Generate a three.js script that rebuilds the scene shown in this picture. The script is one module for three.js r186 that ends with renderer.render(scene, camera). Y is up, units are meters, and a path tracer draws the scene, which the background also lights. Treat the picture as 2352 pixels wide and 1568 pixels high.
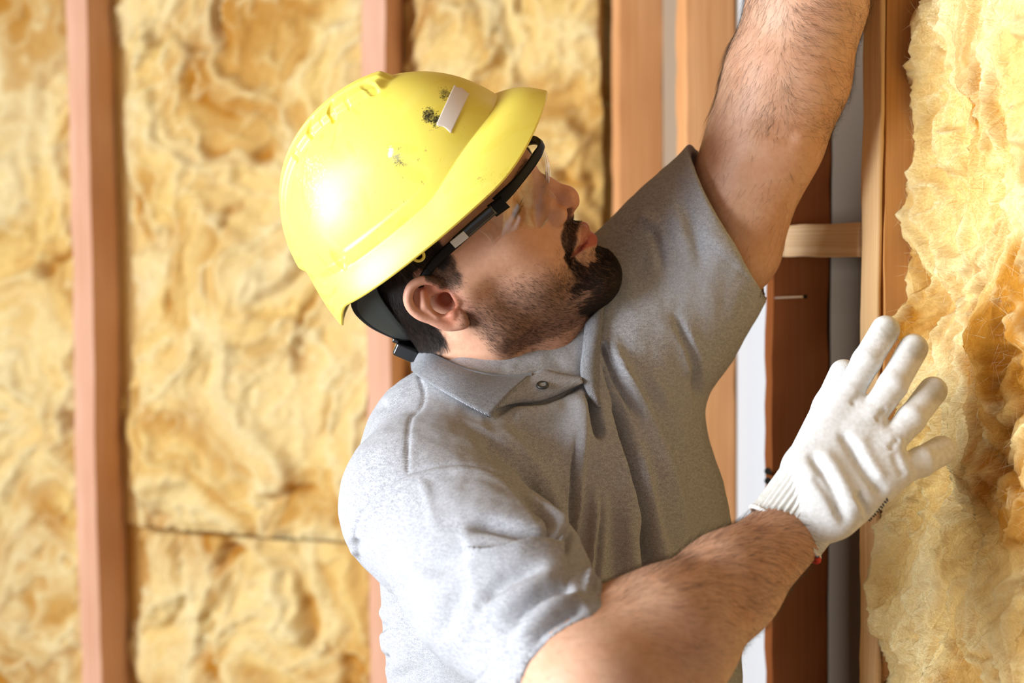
import * as THREE from 'three';
import { mergeGeometries } from 'three/addons/utils/BufferGeometryUtils.js';
import { RoundedBoxGeometry } from 'three/addons/geometries/RoundedBoxGeometry.js';
import { RectAreaLightUniformsLib } from 'three/addons/lights/RectAreaLightUniformsLib.js';
import { createNoise3D, createNoise2D } from 'simplex-noise';
import { MeshBVH } from 'three-mesh-bvh';

// ---------------------------------------------------------------- camera, sky, daylight, exposure
const scene = new THREE.Scene();
const W = 2352, H = 1568, FPX = 3600;
const camera = new THREE.PerspectiveCamera(2 * Math.atan(H / 2 / FPX) * 180 / Math.PI, W / H, 0.05, 60);
const CAM_H = 1.62;
camera.position.set(0, CAM_H, 0);
camera.rotation.order = 'YXZ';
camera.rotation.set(-0.060, 0, -0.007);
camera.focus = 1.33;
camera.userData.fStop = 4.2;
camera.updateMatrixWorld(true);
const CAM = camera.matrixWorld.clone();

scene.background = new THREE.Color().setRGB(0.55, 0.72, 1.0);
scene.backgroundIntensity = 1.0;
RectAreaLightUniformsLib.init();
const EXPOSURE = 0.53;
// daylight through the big unglazed opening in the left wall
const WIN = { x: -2.30, y0: 0.80, y1: 2.32, z0: -0.98, z1: 0.52 };
const day = new THREE.RectAreaLight(new THREE.Color().setRGB(0.87, 0.935, 1.0), 54, WIN.z1 - WIN.z0, WIN.y1 - WIN.y0);
day.position.set(WIN.x + 0.02, (WIN.y0 + WIN.y1) / 2, (WIN.z0 + WIN.z1) / 2);
day.lookAt(5, (WIN.y0 + WIN.y1) / 2, (WIN.z0 + WIN.z1) / 2);
day.name = 'daylight';
scene.add(day);
// added weak warm fill lamp, in an unseen doorway behind the camera
const DOOR = { z: 1.55, x0: -1.5, x1: 0.1, y0: 0, y1: 2.1 };
const day2 = new THREE.RectAreaLight(new THREE.Color().setRGB(1.0, 0.82, 0.62), 0.3, DOOR.x1 - DOOR.x0, DOOR.y1 - DOOR.y0);
day2.position.set((DOOR.x0 + DOOR.x1) / 2, (DOOR.y0 + DOOR.y1) / 2, DOOR.z - 0.02);
day2.lookAt((DOOR.x0 + DOOR.x1) / 2, (DOOR.y0 + DOOR.y1) / 2, -5);
day2.name = 'door_fill';
scene.add(day2);

const renderer = new THREE.WebGLRenderer({ antialias: true });
renderer.toneMapping = THREE.LinearToneMapping;
renderer.toneMappingExposure = EXPOSURE;
renderer.shadowMap.enabled = true;

// ---------------------------------------------------------------- helpers
function rng(seed) { let s = seed >>> 0; return () => { s = (s + 0x6d2b79f5) | 0; let t = Math.imul(s ^ (s >>> 15), 1 | s); t = (t + Math.imul(t ^ (t >>> 7), 61 | t)) ^ t; return ((t ^ (t >>> 14)) >>> 0) / 4294967296; }; }
const N3 = createNoise3D(rng(11)), N2 = createNoise2D(rng(23));
const V = (x, y, z) => new THREE.Vector3(x, y, z);
const clamp = (x, a = 0, b = 1) => Math.min(b, Math.max(a, x));
const mixf = (a, b, t) => a + (b - a) * t;
const sstep = (a, b, x) => { const t = clamp((x - a) / (b - a)); return t * t * (3 - 2 * t); };
const fbm3 = (x, y, z, o = 4) => { let a = 0, s = 0.5; for (let i = 0; i < o; i++) { a += s * N3(x, y, z); x = x * 2.03 + 7; y = y * 2.03 + 3; z = z * 2.03 + 5; s *= 0.5; } return a; };
// a pixel of the photograph and a depth (m along the view axis) -> point in the eye's frame (x right, y up, z towards the eye)
const C = (px, py, d) => V((px - W / 2) / FPX * d, -(py - H / 2) / FPX * d, -d);
const pix = (p) => [W / 2 + FPX * p.x / -p.z, H / 2 - FPX * p.y / -p.z];
const toWorld = (p) => p.clone().applyMatrix4(CAM);
const WP = (px, py, d) => toWorld(C(px, py, d));
const names = new Map();
function numbered(n) { const k = names.get(n) || 0; names.set(n, k + 1); return k ? n + '_' + String(k).padStart(3, '0') : n; }
function tag(o, label, category, group) { o.userData.label = label; if (category) o.userData.category = category; if (group) o.userData.group = group; return o; }
function thing(name, label, category, pos = V(0, 0, 0), group) { const g = new THREE.Group(); g.name = numbered(name); g.position.copy(pos); tag(g, label, category, group); scene.add(g); return g; }
function add(parent, name, geo, mat, o = {}) {
  const m = new THREE.Mesh(geo, mat); m.name = parent === scene ? numbered(name) : name; m.castShadow = m.receiveShadow = true;
  if (o.label) m.userData.label = o.label; if (o.kind) m.userData.kind = o.kind; if (o.category) m.userData.category = o.category; if (o.group) m.userData.group = o.group;
  parent.add(m); return m;
}
const std = (o) => new THREE.MeshPhysicalMaterial(o);
const lin = (r, g, b) => new THREE.Color().setRGB(r, g, b);

// textures -------------------------------------------------------
function dataTex(n, fn, srgb = false) {
  const a = new Uint8Array(n * n * 4);
  for (let y = 0; y < n; y++) for (let x = 0; x < n; x++) { const c = fn(x / n, y / n, x, y), i = (y * n + x) * 4; for (let k = 0; k < 3; k++) a[i + k] = clamp(Array.isArray(c) ? c[k] : c) * 255; a[i + 3] = 255; }
  const t = new THREE.DataTexture(a, n, n); t.wrapS = t.wrapT = THREE.RepeatWrapping; t.magFilter = THREE.LinearFilter; t.minFilter = THREE.LinearMipmapLinearFilter; t.generateMipmaps = true;
  if (srgb) t.colorSpace = THREE.SRGBColorSpace; t.needsUpdate = true; return t;
}
// noise that tiles: a torus in 4 dims is dear, so blend the four shifted copies
function tiled(f, u, v) { const a = u * u * (3 - 2 * u), b = v * v * (3 - 2 * v); return (f(u, v) * (1 - a) + f(u - 1, v) * a) * (1 - b) + (f(u, v - 1) * (1 - a) + f(u - 1, v - 1) * a) * b; }
const tex = (t, rx, ry) => { const c = t.clone(); c.repeat.set(rx, ry); c.needsUpdate = true; return c; };

// geometry -------------------------------------------------------
// split by dominant normal axis and lay uv in metres
function boxUV(g, scale = 1) {
  const p = g.attributes.position, n = g.attributes.normal, c = g.attributes.color, ix = g.index.array, map = new Map(), P = [], Nn = [], U = [], K = [], I = new Uint32Array(ix.length);
  for (let t = 0; t < ix.length; t += 3) {
    let nx = 0, ny = 0, nz = 0;
    for (let k = 0; k < 3; k++) { nx += n.getX(ix[t + k]); ny += n.getY(ix[t + k]); nz += n.getZ(ix[t + k]); }
    nx = Math.abs(nx) * 0.8; ny = Math.abs(ny) * 0.8; nz = Math.abs(nz);
    const ax = nx > ny && nx > nz ? 0 : ny > nz ? 1 : 2;
    for (let k = 0; k < 3; k++) {
      const v = ix[t + k], key = v * 3 + ax; let j = map.get(key);
      if (j === undefined) {
        j = P.length / 3; map.set(key, j); const x = p.getX(v), y = p.getY(v), z = p.getZ(v);
        P.push(x, y, z); Nn.push(n.getX(v), n.getY(v), n.getZ(v));
        U.push(...(ax === 0 ? [z * scale, y * scale] : ax === 1 ? [x * scale, z * scale] : [x * scale, y * scale]));
        if (c) K.push(c.getX(v), c.getY(v), c.getZ(v));
      }
      I[t + k] = j;
    }
  }
  const o = new THREE.BufferGeometry();
  o.setAttribute('position', new THREE.Float32BufferAttribute(P, 3)); o.setAttribute('normal', new THREE.Float32BufferAttribute(Nn, 3)); o.setAttribute('uv', new THREE.Float32BufferAttribute(U, 2));
  if (c) o.setAttribute('color', new THREE.Float32BufferAttribute(K, 3));
  o.setIndex(new THREE.BufferAttribute(I, 1)); return o;
}
// surface nets of a signed distance field f(x,y,z) in a box, then pulled on to the surface
function netSDF(f, lo, hi, h, lip = 1.5) {
  const B = 4, nb = [0, 1, 2].map((k) => Math.max(1, Math.ceil((hi[k] - lo[k]) / h / B))), [nx, ny, nz] = nb.map((b) => b * B + 1);
  const val = new Float32Array(nx * ny * nz).fill(1e3), cell = new Int32Array(nx * ny * nz).fill(-1), id = (x, y, z) => (z * ny + y) * nx + x, rad = h * B * 0.87 * lip, blocks = [];
  for (let bz = 0; bz < nb[2]; bz++) for (let by = 0; by < nb[1]; by++) for (let bx = 0; bx < nb[0]; bx++) {
    const cx = lo[0] + (bx + 0.5) * B * h, cy = lo[1] + (by + 0.5) * B * h, cz = lo[2] + (bz + 0.5) * B * h, d = f(cx, cy, cz);
    if (Math.abs(d) > rad) { if (d < 0) for (let z = 0; z <= B; z++) for (let y = 0; y <= B; y++) for (let x = 0; x <= B; x++) { const i = id(bx * B + x, by * B + y, bz * B + z); if (val[i] === 1e3) val[i] = -1e3; } continue; }
    blocks.push([bx, by, bz]);
  }
  for (const [bx, by, bz] of blocks) for (let z = 0; z <= B; z++) for (let y = 0; y <= B; y++) for (let x = 0; x <= B; x++) {
    const X = bx * B + x, Y = by * B + y, Z = bz * B + z, i = id(X, Y, Z);
    if (Math.abs(val[i]) >= 1e3) val[i] = f(lo[0] + X * h, lo[1] + Y * h, lo[2] + Z * h);
  }
  const P = [], I = [], co = [0, 1, nx, nx + 1, nx * ny, nx * ny + 1, nx * ny + nx, nx * ny + nx + 1];
  const ED = [[0, 1], [2, 3], [4, 5], [6, 7], [0, 2], [1, 3], [4, 6], [5, 7], [0, 4], [1, 5], [2, 6], [3, 7]];
  for (const [bx, by, bz] of blocks) for (let z = 0; z < B; z++) for (let y = 0; y < B; y++) for (let x = 0; x < B; x++) {
    const X = bx * B + x, Y = by * B + y, Z = bz * B + z; if (X >= nx - 1 || Y >= ny - 1 || Z >= nz - 1) continue;
    const i = id(X, Y, Z); let m = 0; for (let k = 0; k < 8; k++) if (val[i + co[k]] < 0) m |= 1 << k;
    if (m === 0 || m === 255) continue;
    let sx = 0, sy = 0, sz = 0, n = 0;
    for (const [a, b] of ED) { if (((m >> a) & 1) === ((m >> b) & 1)) continue; const va = val[i + co[a]], vb = val[i + co[b]], t = va / (va - vb); sx += mixf(a & 1, b & 1, t); sy += mixf((a >> 1) & 1, (b >> 1) & 1, t); sz += mixf(a >> 2, b >> 2, t); n++; }
    cell[i] = P.length / 3; P.push(lo[0] + (X + sx / n) * h, lo[1] + (Y + sy / n) * h, lo[2] + (Z + sz / n) * h);
  }
  const quad = (a, b, c, d, flip) => { if (a < 0 || b < 0 || c < 0 || d < 0) return; if (flip) I.push(a, c, b, a, d, c); else I.push(a, b, c, a, c, d); };
  for (const [bx, by, bz] of blocks) for (let z = 0; z < B; z++) for (let y = 0; y < B; y++) for (let x = 0; x < B; x++) {
    const X = bx * B + x, Y = by * B + y, Z = bz * B + z; if (X < 1 || Y < 1 || Z < 1) continue;
    const i = id(X, Y, Z), s = val[i] < 0;
    if (X < nx - 1 && s !== val[i + 1] < 0) quad(cell[i - nx - nx * ny], cell[i - nx * ny], cell[i], cell[i - nx], !s);
    if (Y < ny - 1 && s !== val[i + nx] < 0) quad(cell[i - 1 - nx * ny], cell[i - 1], cell[i], cell[i - nx * ny], !s);
    if (Z < nz - 1 && s !== val[i + nx * ny] < 0) quad(cell[i - 1 - nx], cell[i - nx], cell[i], cell[i - 1], !s);
  }
  const nv = P.length / 3, pos = new Float32Array(P), nor = new Float32Array(nv * 3), e = h * 0.4;
  for (let v = 0; v < nv; v++) {
    let x = pos[v * 3], y = pos[v * 3 + 1], z = pos[v * 3 + 2], gx, gy, gz, L;
    for (let it = 0; it < 2; it++) {
      const a = f(x + e, y - e, z - e), b = f(x - e, y - e, z + e), c = f(x - e, y + e, z - e), d4 = f(x + e, y + e, z + e);
      gx = a - b - c + d4; gy = -a - b + c + d4; gz = -a + b - c + d4; L = Math.sqrt(gx * gx + gy * gy + gz * gz) || 1e-9;
      if (!it) { const d = clamp((a + b + c + d4) / L * e, -0.7 * h, 0.7 * h) * 0.9; x -= gx / L * d; y -= gy / L * d; z -= gz / L * d; }
    }
    pos.set([x, y, z], v * 3); nor.set([gx / L, gy / L, gz / L], v * 3);
  }
  const g = new THREE.BufferGeometry();
  g.setAttribute('position', new THREE.BufferAttribute(pos, 3)); g.setAttribute('normal', new THREE.BufferAttribute(nor, 3)); g.setIndex(new THREE.BufferAttribute(new Uint32Array(I), 1));
  return g;
}
// sdf pieces
const h3 = (x, y, z) => Math.sqrt(x * x + y * y + z * z);
const smin = (a, b, k) => { const h = Math.max(k - Math.abs(a - b), 0) / k; return Math.min(a, b) - h * h * k * 0.25; };
const smax = (a, b, k) => -smin(-a, -b, k);
function cap(x, y, z, a, b, ra, rb) { // tapered capsule between a and b
  const bx = b[0] - a[0], by = b[1] - a[1], bz = b[2] - a[2], px = x - a[0], py = y - a[1], pz = z - a[2], t = clamp((px * bx + py * by + pz * bz) / (bx * bx + by * by + bz * bz));
  return h3(px - t * bx, py - t * by, pz - t * bz) - (ra + (rb - ra) * t);
}
const ball = (x, y, z, c, r) => h3(x - c[0], y - c[1], z - c[2]) - r;
function egg(x, y, z, c, r) { const px = (x - c[0]) / r[0], py = (y - c[1]) / r[1], pz = (z - c[2]) / r[2], k0 = h3(px, py, pz), k1 = h3(px / r[0], py / r[1], pz / r[2]); return k1 < 1e-9 ? -Math.min(r[0], r[1], r[2]) : k0 * (k0 - 1) / k1; }
// a list of pieces blended in order: [kind, blend, ...]; kind c capsule, e egg, b ball; capitals cut away; ' keeps the sign of z
function field(list) {
  const ops = list.map((o) => {
    const kind = o[0][0].toLowerCase(), cut = o[0][0] !== kind, own = o[0].length > 1, k = o[1];
    if (kind === 'c') { const [a, b, ra, rb] = o.slice(2); return { t: 0, cut, own, k, ax: a[0], ay: a[1], az: a[2], bx: b[0] - a[0], by: b[1] - a[1], bz: b[2] - a[2], ra, dr: rb - ra, i: 1 / ((b[0] - a[0]) ** 2 + (b[1] - a[1]) ** 2 + (b[2] - a[2]) ** 2 || 1), cx: (a[0] + b[0]) / 2, cy: (a[1] + b[1]) / 2, cz: (a[2] + b[2]) / 2, R: h3(b[0] - a[0], b[1] - a[1], b[2] - a[2]) / 2 + Math.max(ra, rb) }; }
    if (kind === 'e') { const [c, r] = o.slice(2); return { t: 1, cut, own, k, cx: c[0], cy: c[1], cz: c[2], rx: r[0], ry: r[1], rz: r[2], R: Math.max(r[0], r[1], r[2]), m: Math.min(r[0], r[1], r[2]) }; }
    return { t: 2, cut, own, k, cx: o[2][0], cy: o[2][1], cz: o[2][2], R: o[3] };
  }), n = ops.length;
  return (x, y, zz) => {
    const za = zz < 0 ? -zz : zz; let d = 1e6;
    for (let i = 0; i < n; i++) {
      const o = ops[i], z = o.own ? zz : za, qx = x - o.cx, qy = y - o.cy, qz = z - o.cz, low = Math.sqrt(qx * qx + qy * qy + qz * qz) - o.R, k = o.k;
      if (o.cut ? low > k - d : low > d + k && i) continue;
      let s;
      if (o.t === 0) { const px = x - o.ax, py = y - o.ay, pz = z - o.az; let t = (px * o.bx + py * o.by + pz * o.bz) * o.i; t = t < 0 ? 0 : t > 1 ? 1 : t; const ex = px - t * o.bx, ey = py - t * o.by, ez = pz - t * o.bz; s = Math.sqrt(ex * ex + ey * ey + ez * ez) - o.ra - o.dr * t; }
      else if (o.t === 1) { const px = qx / o.rx, py = qy / o.ry, pz = qz / o.rz, k0 = Math.sqrt(px * px + py * py + pz * pz), ux = px / o.rx, uy = py / o.ry, uz = pz / o.rz, k1 = Math.sqrt(ux * ux + uy * uy + uz * uz); s = k1 < 1e-9 ? -o.m : k0 * (k0 - 1) / k1; }
      else s = low;
      if (o.cut) { const e = -s, g = Math.abs(d - e), h = k > g ? k - g : 0; d = (d > e ? d : e) + (k ? h * h / k * 0.25 : 0); }
      else { const g = Math.abs(d - s), h = k > g ? k - g : 0; d = (d < s ? d : s) - (k ? h * h / k * 0.25 : 0); }
    }
    return d;
  };
}
const A = (v) => [v.x, v.y, v.z];
function finish(g, M) { if (M) g.applyMatrix4(M); return g; }
// a strip of points (rows of equal length, vectors) -> closed sheet of a thickness
function sheet(rows, th, uvs = 1, closedU = false) {
  const R = rows.length, K = rows[0].length, P = [], U = [], I = [], nor = rows.map((r, i) => r.map((p, j) => {
    const a = rows[Math.max(0, i - 1)][j], b = rows[Math.min(R - 1, i + 1)][j], c = r[closedU ? (j + K - 1) % K : Math.max(0, j - 1)], d = r[closedU ? (j + 1) % K : Math.min(K - 1, j + 1)];
    return b.clone().sub(a).cross(d.clone().sub(c)).normalize();
  }));
  for (const s of [0.5, -0.5]) for (let i = 0; i < R; i++) for (let j = 0; j < K; j++) { const p = rows[i][j].clone().addScaledVector(nor[i][j], s * th); P.push(p.x, p.y, p.z); U.push(rows[i].slice(0, j + 1).reduce((l, q, n, arr) => n ? l + q.distanceTo(arr[n - 1]) : 0, 0) * uvs, (i ? rows[i][j].distanceTo(rows[0][j]) : 0) * uvs); }
  const o = R * K, q = (a, b, c, d) => I.push(a, b, c, a, c, d), KK = closedU ? K : K - 1;
  for (let i = 0; i < R - 1; i++) for (let j = 0; j < KK; j++) { const j1 = (j + 1) % K, a = i * K + j, b = i * K + j1, c = (i + 1) * K + j1, d = (i + 1) * K + j; q(a, d, c, b); q(o + a, o + b, o + c, o + d); }
  for (let j = 0; j < KK; j++) { const j1 = (j + 1) % K; q(j, j1, o + j1, o + j); const a = (R - 1) * K + j, b = (R - 1) * K + j1; q(a, o + a, o + b, b); }
  if (!closedU) for (let i = 0; i < R - 1; i++) { const a = i * K, d = (i + 1) * K; q(a, o + a, o + d, d); const b = a + K - 1, c = d + K - 1; q(b, c, o + c, o + b); }
  const g = new THREE.BufferGeometry(); g.setAttribute('position', new THREE.Float32BufferAttribute(P, 3)); g.setAttribute('uv', new THREE.Float32BufferAttribute(U, 2)); g.setIndex(I); g.computeVertexNormals(); return g;
}
// rows between two boundary curves (each a list of vectors, resampled), bulged outwards
function resample(pts, n) { const c = new THREE.CatmullRomCurve3(pts, false, 'centripetal'); return c.getSpacedPoints(n - 1); }
function ruled(top, bottom, n, m, bulge = 0, out = V(0, 0, 1)) {
  const a = resample(top, n), b = resample(bottom, n), rows = [];
  for (let i = 0; i < m; i++) { const t = i / (m - 1); rows.push(a.map((p, j) => p.clone().lerp(b[j], t).addScaledVector(out, bulge * 4 * t * (1 - t)))); }
  return rows;
}
function tube(pts, r, seg = 40, rad = 8, closed = false) { return new THREE.TubeGeometry(new THREE.CatmullRomCurve3(pts, closed, 'centripetal'), seg, r, rad, closed); }
// folds: polylines drawn over a surface where it faces the eye; the surface itself is moved along its normal
function applyFolds(g, folds, nzMin = 0.02) {
  const p = g.attributes.position, n = g.attributes.normal, v = V();
  for (const f of folds) { if (f.p.length > 2 && !f.raw) f.p = new THREE.CatmullRomCurve3(f.p.map((q) => V(q[0], q[1], 0)), false, 'centripetal').getSpacedPoints(f.p.length * 4).map((q) => [q.x, q.y]); f.b = [1e9, 1e9, -1e9, -1e9]; f.m = 3 * Math.max(f.wl, f.wr); for (const q of f.p) { f.b[0] = Math.min(f.b[0], q[0]); f.b[1] = Math.min(f.b[1], q[1]); f.b[2] = Math.max(f.b[2], q[0]); f.b[3] = Math.max(f.b[3], q[1]); } f.len = f.p.slice(1).reduce((s, q, i) => s + Math.hypot(q[0] - f.p[i][0], q[1] - f.p[i][1]), 0); }
  for (let i = 0; i < p.count; i++) {
    const nz = n.getZ(i); if (nz < nzMin) continue;
    v.fromBufferAttribute(p, i); const [x, y] = pix(v); let off = 0;
    for (const f of folds) {
      if (x < f.b[0] - f.m || y < f.b[1] - f.m || x > f.b[2] + f.m || y > f.b[3] + f.m) continue;
      if (f.zmin !== undefined && v.z < f.zmin) continue;
      if (f.zmax !== undefined && v.z > f.zmax) continue;
      let best = 1e9, sd = 0, at = 0, run = 0;
      for (let k = 1; k < f.p.length; k++) {
        const a = f.p[k - 1], b = f.p[k], dx = b[0] - a[0], dy = b[1] - a[1], L = Math.hypot(dx, dy), t = clamp(((x - a[0]) * dx + (y - a[1]) * dy) / (L * L)), ex = x - a[0] - t * dx, ey = y - a[1] - t * dy, d = Math.sqrt(ex * ex + ey * ey);
        if (d < best) { best = d; sd = (dx * ey - dy * ex) >= 0 ? d : -d; at = (run + t * L) / f.len; }
        run += L;
      }
      const w = sd < 0 ? f.wl : f.wr; if (best > 3 * w && f.type !== 'ledge') continue;
      const fade = (f.f0 ? sstep(0, f.f0, at) : 1) * (f.f1 ? sstep(0, f.f1, 1 - at) : 1);
      if (f.type === 'ledge') { const s = sstep(-f.wl, f.wl, sd); off += f.a * fade * s * Math.exp(-Math.max(0, sd) / f.wr) * (best < 3 * f.m ? 1 : 0); }
      else off += f.a * fade * Math.exp(-(best / w) * (best / w));
    }
    if (off) { off *= sstep(nzMin, nzMin + 0.25, nz) * 0.001; p.setXYZ(i, v.x + n.getX(i) * off, v.y + n.getY(i) * off, v.z + n.getZ(i) * off); }
  }
  g.computeVertexNormals();
}
function bvhOf(g) { return new MeshBVH(g, { maxLeafSize: 8 }); }
const RAY = new THREE.Ray();
function shoot(bvh, px, py) { RAY.origin.set(0, 0, 0); RAY.direction.copy(C(px, py, 1)).normalize(); return bvh.raycastFirst(RAY, THREE.DoubleSide); } // geometry in the eye's frame
// strands scattered over a mesh
function scatter(g, count, seed, density, each) {
  const p = g.attributes.position, n = g.attributes.normal, ix = g.index.array, cum = []; let tot = 0; const a = V(), b = V(), c = V(), q = V(), nn = V(), r = rng(seed);
  for (let t = 0; t < ix.length; t += 3) { a.fromBufferAttribute(p, ix[t]); b.fromBufferAttribute(p, ix[t + 1]); c.fromBufferAttribute(p, ix[t + 2]); q.copy(a).add(b).add(c).divideScalar(3); const d = density(q); tot += d > 0 ? d * b.clone().sub(a).cross(c.clone().sub(a)).length() : 0; cum.push(tot); }
  for (let i = 0; i < count; i++) {
    const s = r() * tot; let lo = 0, hi = cum.length - 1; while (lo < hi) { const m = (lo + hi) >> 1; if (cum[m] < s) lo = m + 1; else hi = m; }
    const t = lo * 3; let u = r(), w = r(); if (u + w > 1) { u = 1 - u; w = 1 - w; }
    a.fromBufferAttribute(p, ix[t]); b.fromBufferAttribute(p, ix[t + 1]); c.fromBufferAttribute(p, ix[t + 2]); q.copy(a).multiplyScalar(1 - u - w).addScaledVector(b, u).addScaledVector(c, w);
    nn.set(0, 0, 0); for (let k = 0; k < 3; k++) nn.add(a.fromBufferAttribute(n, ix[t + k])); nn.normalize();
    each(q, nn, r, i);
  }
}
// one bent tapering hair of length 1 along +y, root at the origin, bending towards +z
function hairGeo(rad = 0.02, bend = 0.25, seg = 3) {
  const P = [], I = [];
  for (let i = 0; i < seg; i++) { const t = i / seg, w = rad * (1 - 0.6 * t); for (let k = 0; k < 3; k++) { const a = k / 3 * 2 * Math.PI; P.push(w * Math.cos(a), t, w * Math.sin(a) + bend * t * t); } }
  P.push(0, 1, bend); const tip = P.length / 3 - 1;
  for (let i = 0; i < seg - 1; i++) for (let k = 0; k < 3; k++) { const a = i * 3 + k, b = i * 3 + (k + 1) % 3; I.push(a, a + 3, b, b, a + 3, b + 3); }
  for (let k = 0; k < 3; k++) I.push((seg - 1) * 3 + k, tip, (seg - 1) * 3 + (k + 1) % 3);
  const g = new THREE.BufferGeometry(); g.setAttribute('position', new THREE.Float32BufferAttribute(P, 3)); g.setIndex(I); g.computeVertexNormals(); return g;
}
function strands(parent, name, list, geo, mat, label) { // list of {p, dir, n, len, wide}; one joined mesh of real strands
  const gp = geo.attributes.position, gn = geo.attributes.normal, gi = geo.index.array, nv = gp.count, P = new Float32Array(nv * 3 * list.length), Q = new Float32Array(nv * 3 * list.length), I = new Uint32Array(gi.length * list.length), X = V(), Y = V(), Z = V();
  list.forEach((h, i) => {
    Y.copy(h.dir).normalize(); Z.copy(h.n).multiplyScalar(-1); X.crossVectors(Y, Z).normalize(); Z.crossVectors(X, Y);
    for (let v = 0; v < nv; v++) {
      const o = (i * nv + v) * 3, x = gp.getX(v) * h.wide, y = gp.getY(v) * h.len, z = gp.getZ(v) * h.wide, a = gn.getX(v), c = gn.getZ(v);
      P[o] = h.p.x + X.x * x + Y.x * y + Z.x * z; P[o + 1] = h.p.y + X.y * x + Y.y * y + Z.y * z; P[o + 2] = h.p.z + X.z * x + Y.z * y + Z.z * z;
      const l = Math.sqrt(a * a + c * c) || 1; Q[o] = (X.x * a + Z.x * c) / l; Q[o + 1] = (X.y * a + Z.y * c) / l; Q[o + 2] = (X.z * a + Z.z * c) / l;
    }
    for (let k = 0; k < gi.length; k++) I[i * gi.length + k] = gi[k] + i * nv;
  });
  const g = new THREE.BufferGeometry(); g.setAttribute('position', new THREE.BufferAttribute(P, 3)); g.setAttribute('normal', new THREE.BufferAttribute(Q, 3)); g.setIndex(new THREE.BufferAttribute(I, 1));
  return add(parent, name, g, mat, { kind: 'stuff', label });
}
// ---------------------------------------------------------------- materials of the place
const grain = dataTex(512, (u, v) => {
  const w = tiled((a, b) => fbm3(a * 3, b * 1.2, 4, 3), u, v), s = tiled((a, b) => N3(a * 46 + w * 2, b * 1.5, 1), u, v), f = tiled((a, b) => N3(a * 150, b * 5, 2), u, v), k = tiled((a, b) => fbm3(a * 2, b * 2, 9, 3), u, v);
  const t = 0.5 + 0.22 * s + 0.12 * f + 0.3 * w + 0.25 * k; return [clamp(0.80 + 0.16 * t), clamp(0.70 + 0.24 * t), clamp(0.60 + 0.32 * t)];
}, true);
const saw = dataTex(256, (u, v) => { const s = tiled((a, b) => N3(a * 8, b * 90, 3), u, v), f = tiled((a, b) => N3(a * 60, b * 60, 5), u, v); return 0.5 + 0.3 * s + 0.2 * f; });
const wood = (r, g, b) => std({ color: lin(r, g, b), map: tex(grain, 6, 1.6), roughness: 0.85, specularIntensity: 0 });
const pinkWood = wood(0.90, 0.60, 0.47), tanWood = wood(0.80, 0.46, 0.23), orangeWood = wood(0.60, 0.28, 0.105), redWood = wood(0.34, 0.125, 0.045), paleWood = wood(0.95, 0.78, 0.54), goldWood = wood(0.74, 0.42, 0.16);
const board = std({ color: lin(0.74, 0.72, 0.68), roughness: 0.9, specularIntensity: 0 });
const greyBoard = std({ color: lin(0.36, 0.275, 0.19), roughness: 0.95, specularIntensity: 0 });
const plyFloor = wood(0.30, 0.20, 0.12);

const sbox = (w, h, d, x, y, z) => { const g = new THREE.BoxGeometry(w, h, d); g.translate(x, y, z); return g; };
const CEIL = 2.45, XL = WIN.x, ZF = DOOR.z;
{ // shell of the room
  const T = 0.12, XR = 1.3, ZB = -3.1, cx = (XL + XR) / 2, cz = (ZB + ZF) / 2;
  add(scene, 'floor', sbox(XR - XL + 2 * T, T, ZF - ZB + 2 * T, cx, -T / 2, cz), plyFloor, { kind: 'structure' });
  add(scene, 'ceiling', sbox(XR - XL + 2 * T, T, ZF - ZB + 2 * T, cx, CEIL + T / 2, cz), plyFloor, { kind: 'structure' });
  const L = [sbox(T, CEIL, WIN.z0 - ZB, XL - T / 2, CEIL / 2, (WIN.z0 + ZB) / 2), sbox(T, CEIL, ZF - WIN.z1, XL - T / 2, CEIL / 2, (ZF + WIN.z1) / 2),
    sbox(T, WIN.y0, WIN.z1 - WIN.z0, XL - T / 2, WIN.y0 / 2, (WIN.z0 + WIN.z1) / 2), sbox(T, CEIL - WIN.y1, WIN.z1 - WIN.z0, XL - T / 2, (CEIL + WIN.y1) / 2, (WIN.z0 + WIN.z1) / 2)];
  add(scene, 'wall_left', mergeGeometries(L), greyBoard, { kind: 'structure' });
  const Fw = [sbox(DOOR.x0 - XL, CEIL, T, (DOOR.x0 + XL) / 2, CEIL / 2, ZF + T / 2), sbox(XR - DOOR.x1, CEIL, T, (XR + DOOR.x1) / 2, CEIL / 2, ZF + T / 2), sbox(DOOR.x1 - DOOR.x0, CEIL - DOOR.y1, T, (DOOR.x0 + DOOR.x1) / 2, (CEIL + DOOR.y1) / 2, ZF + T / 2)];
  add(scene, 'wall_front', mergeGeometries(Fw), greyBoard, { kind: 'structure' });
}
const flat = (v) => V(v.x, 0, v.z);
// the wall behind: its stud edges lie on one line
const B2 = flat(WP(866, 784, 2.46)), B1 = flat(WP(191, 784, 2.62)), bDir = B2.clone().sub(B1).normalize(), bIn = V(bDir.z, 0, -bDir.x); // bIn points away from the room
if (bIn.z > 0) bIn.negate();
// the wall at the right: from far to near
const R3 = flat(WP(1425, 784, 2.31)), R4 = flat(WP(1578, 784, 2.0)), R5 = flat(WP(1775, 784, 1.71)), R6 = flat(WP(2030, 784, 1.45));
const rDir = R6.clone().sub(R3).normalize(), rIn = V(rDir.z, 0, -rDir.x); if (rIn.x < 0) rIn.negate();
const onR = (p) => p.clone();

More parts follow.
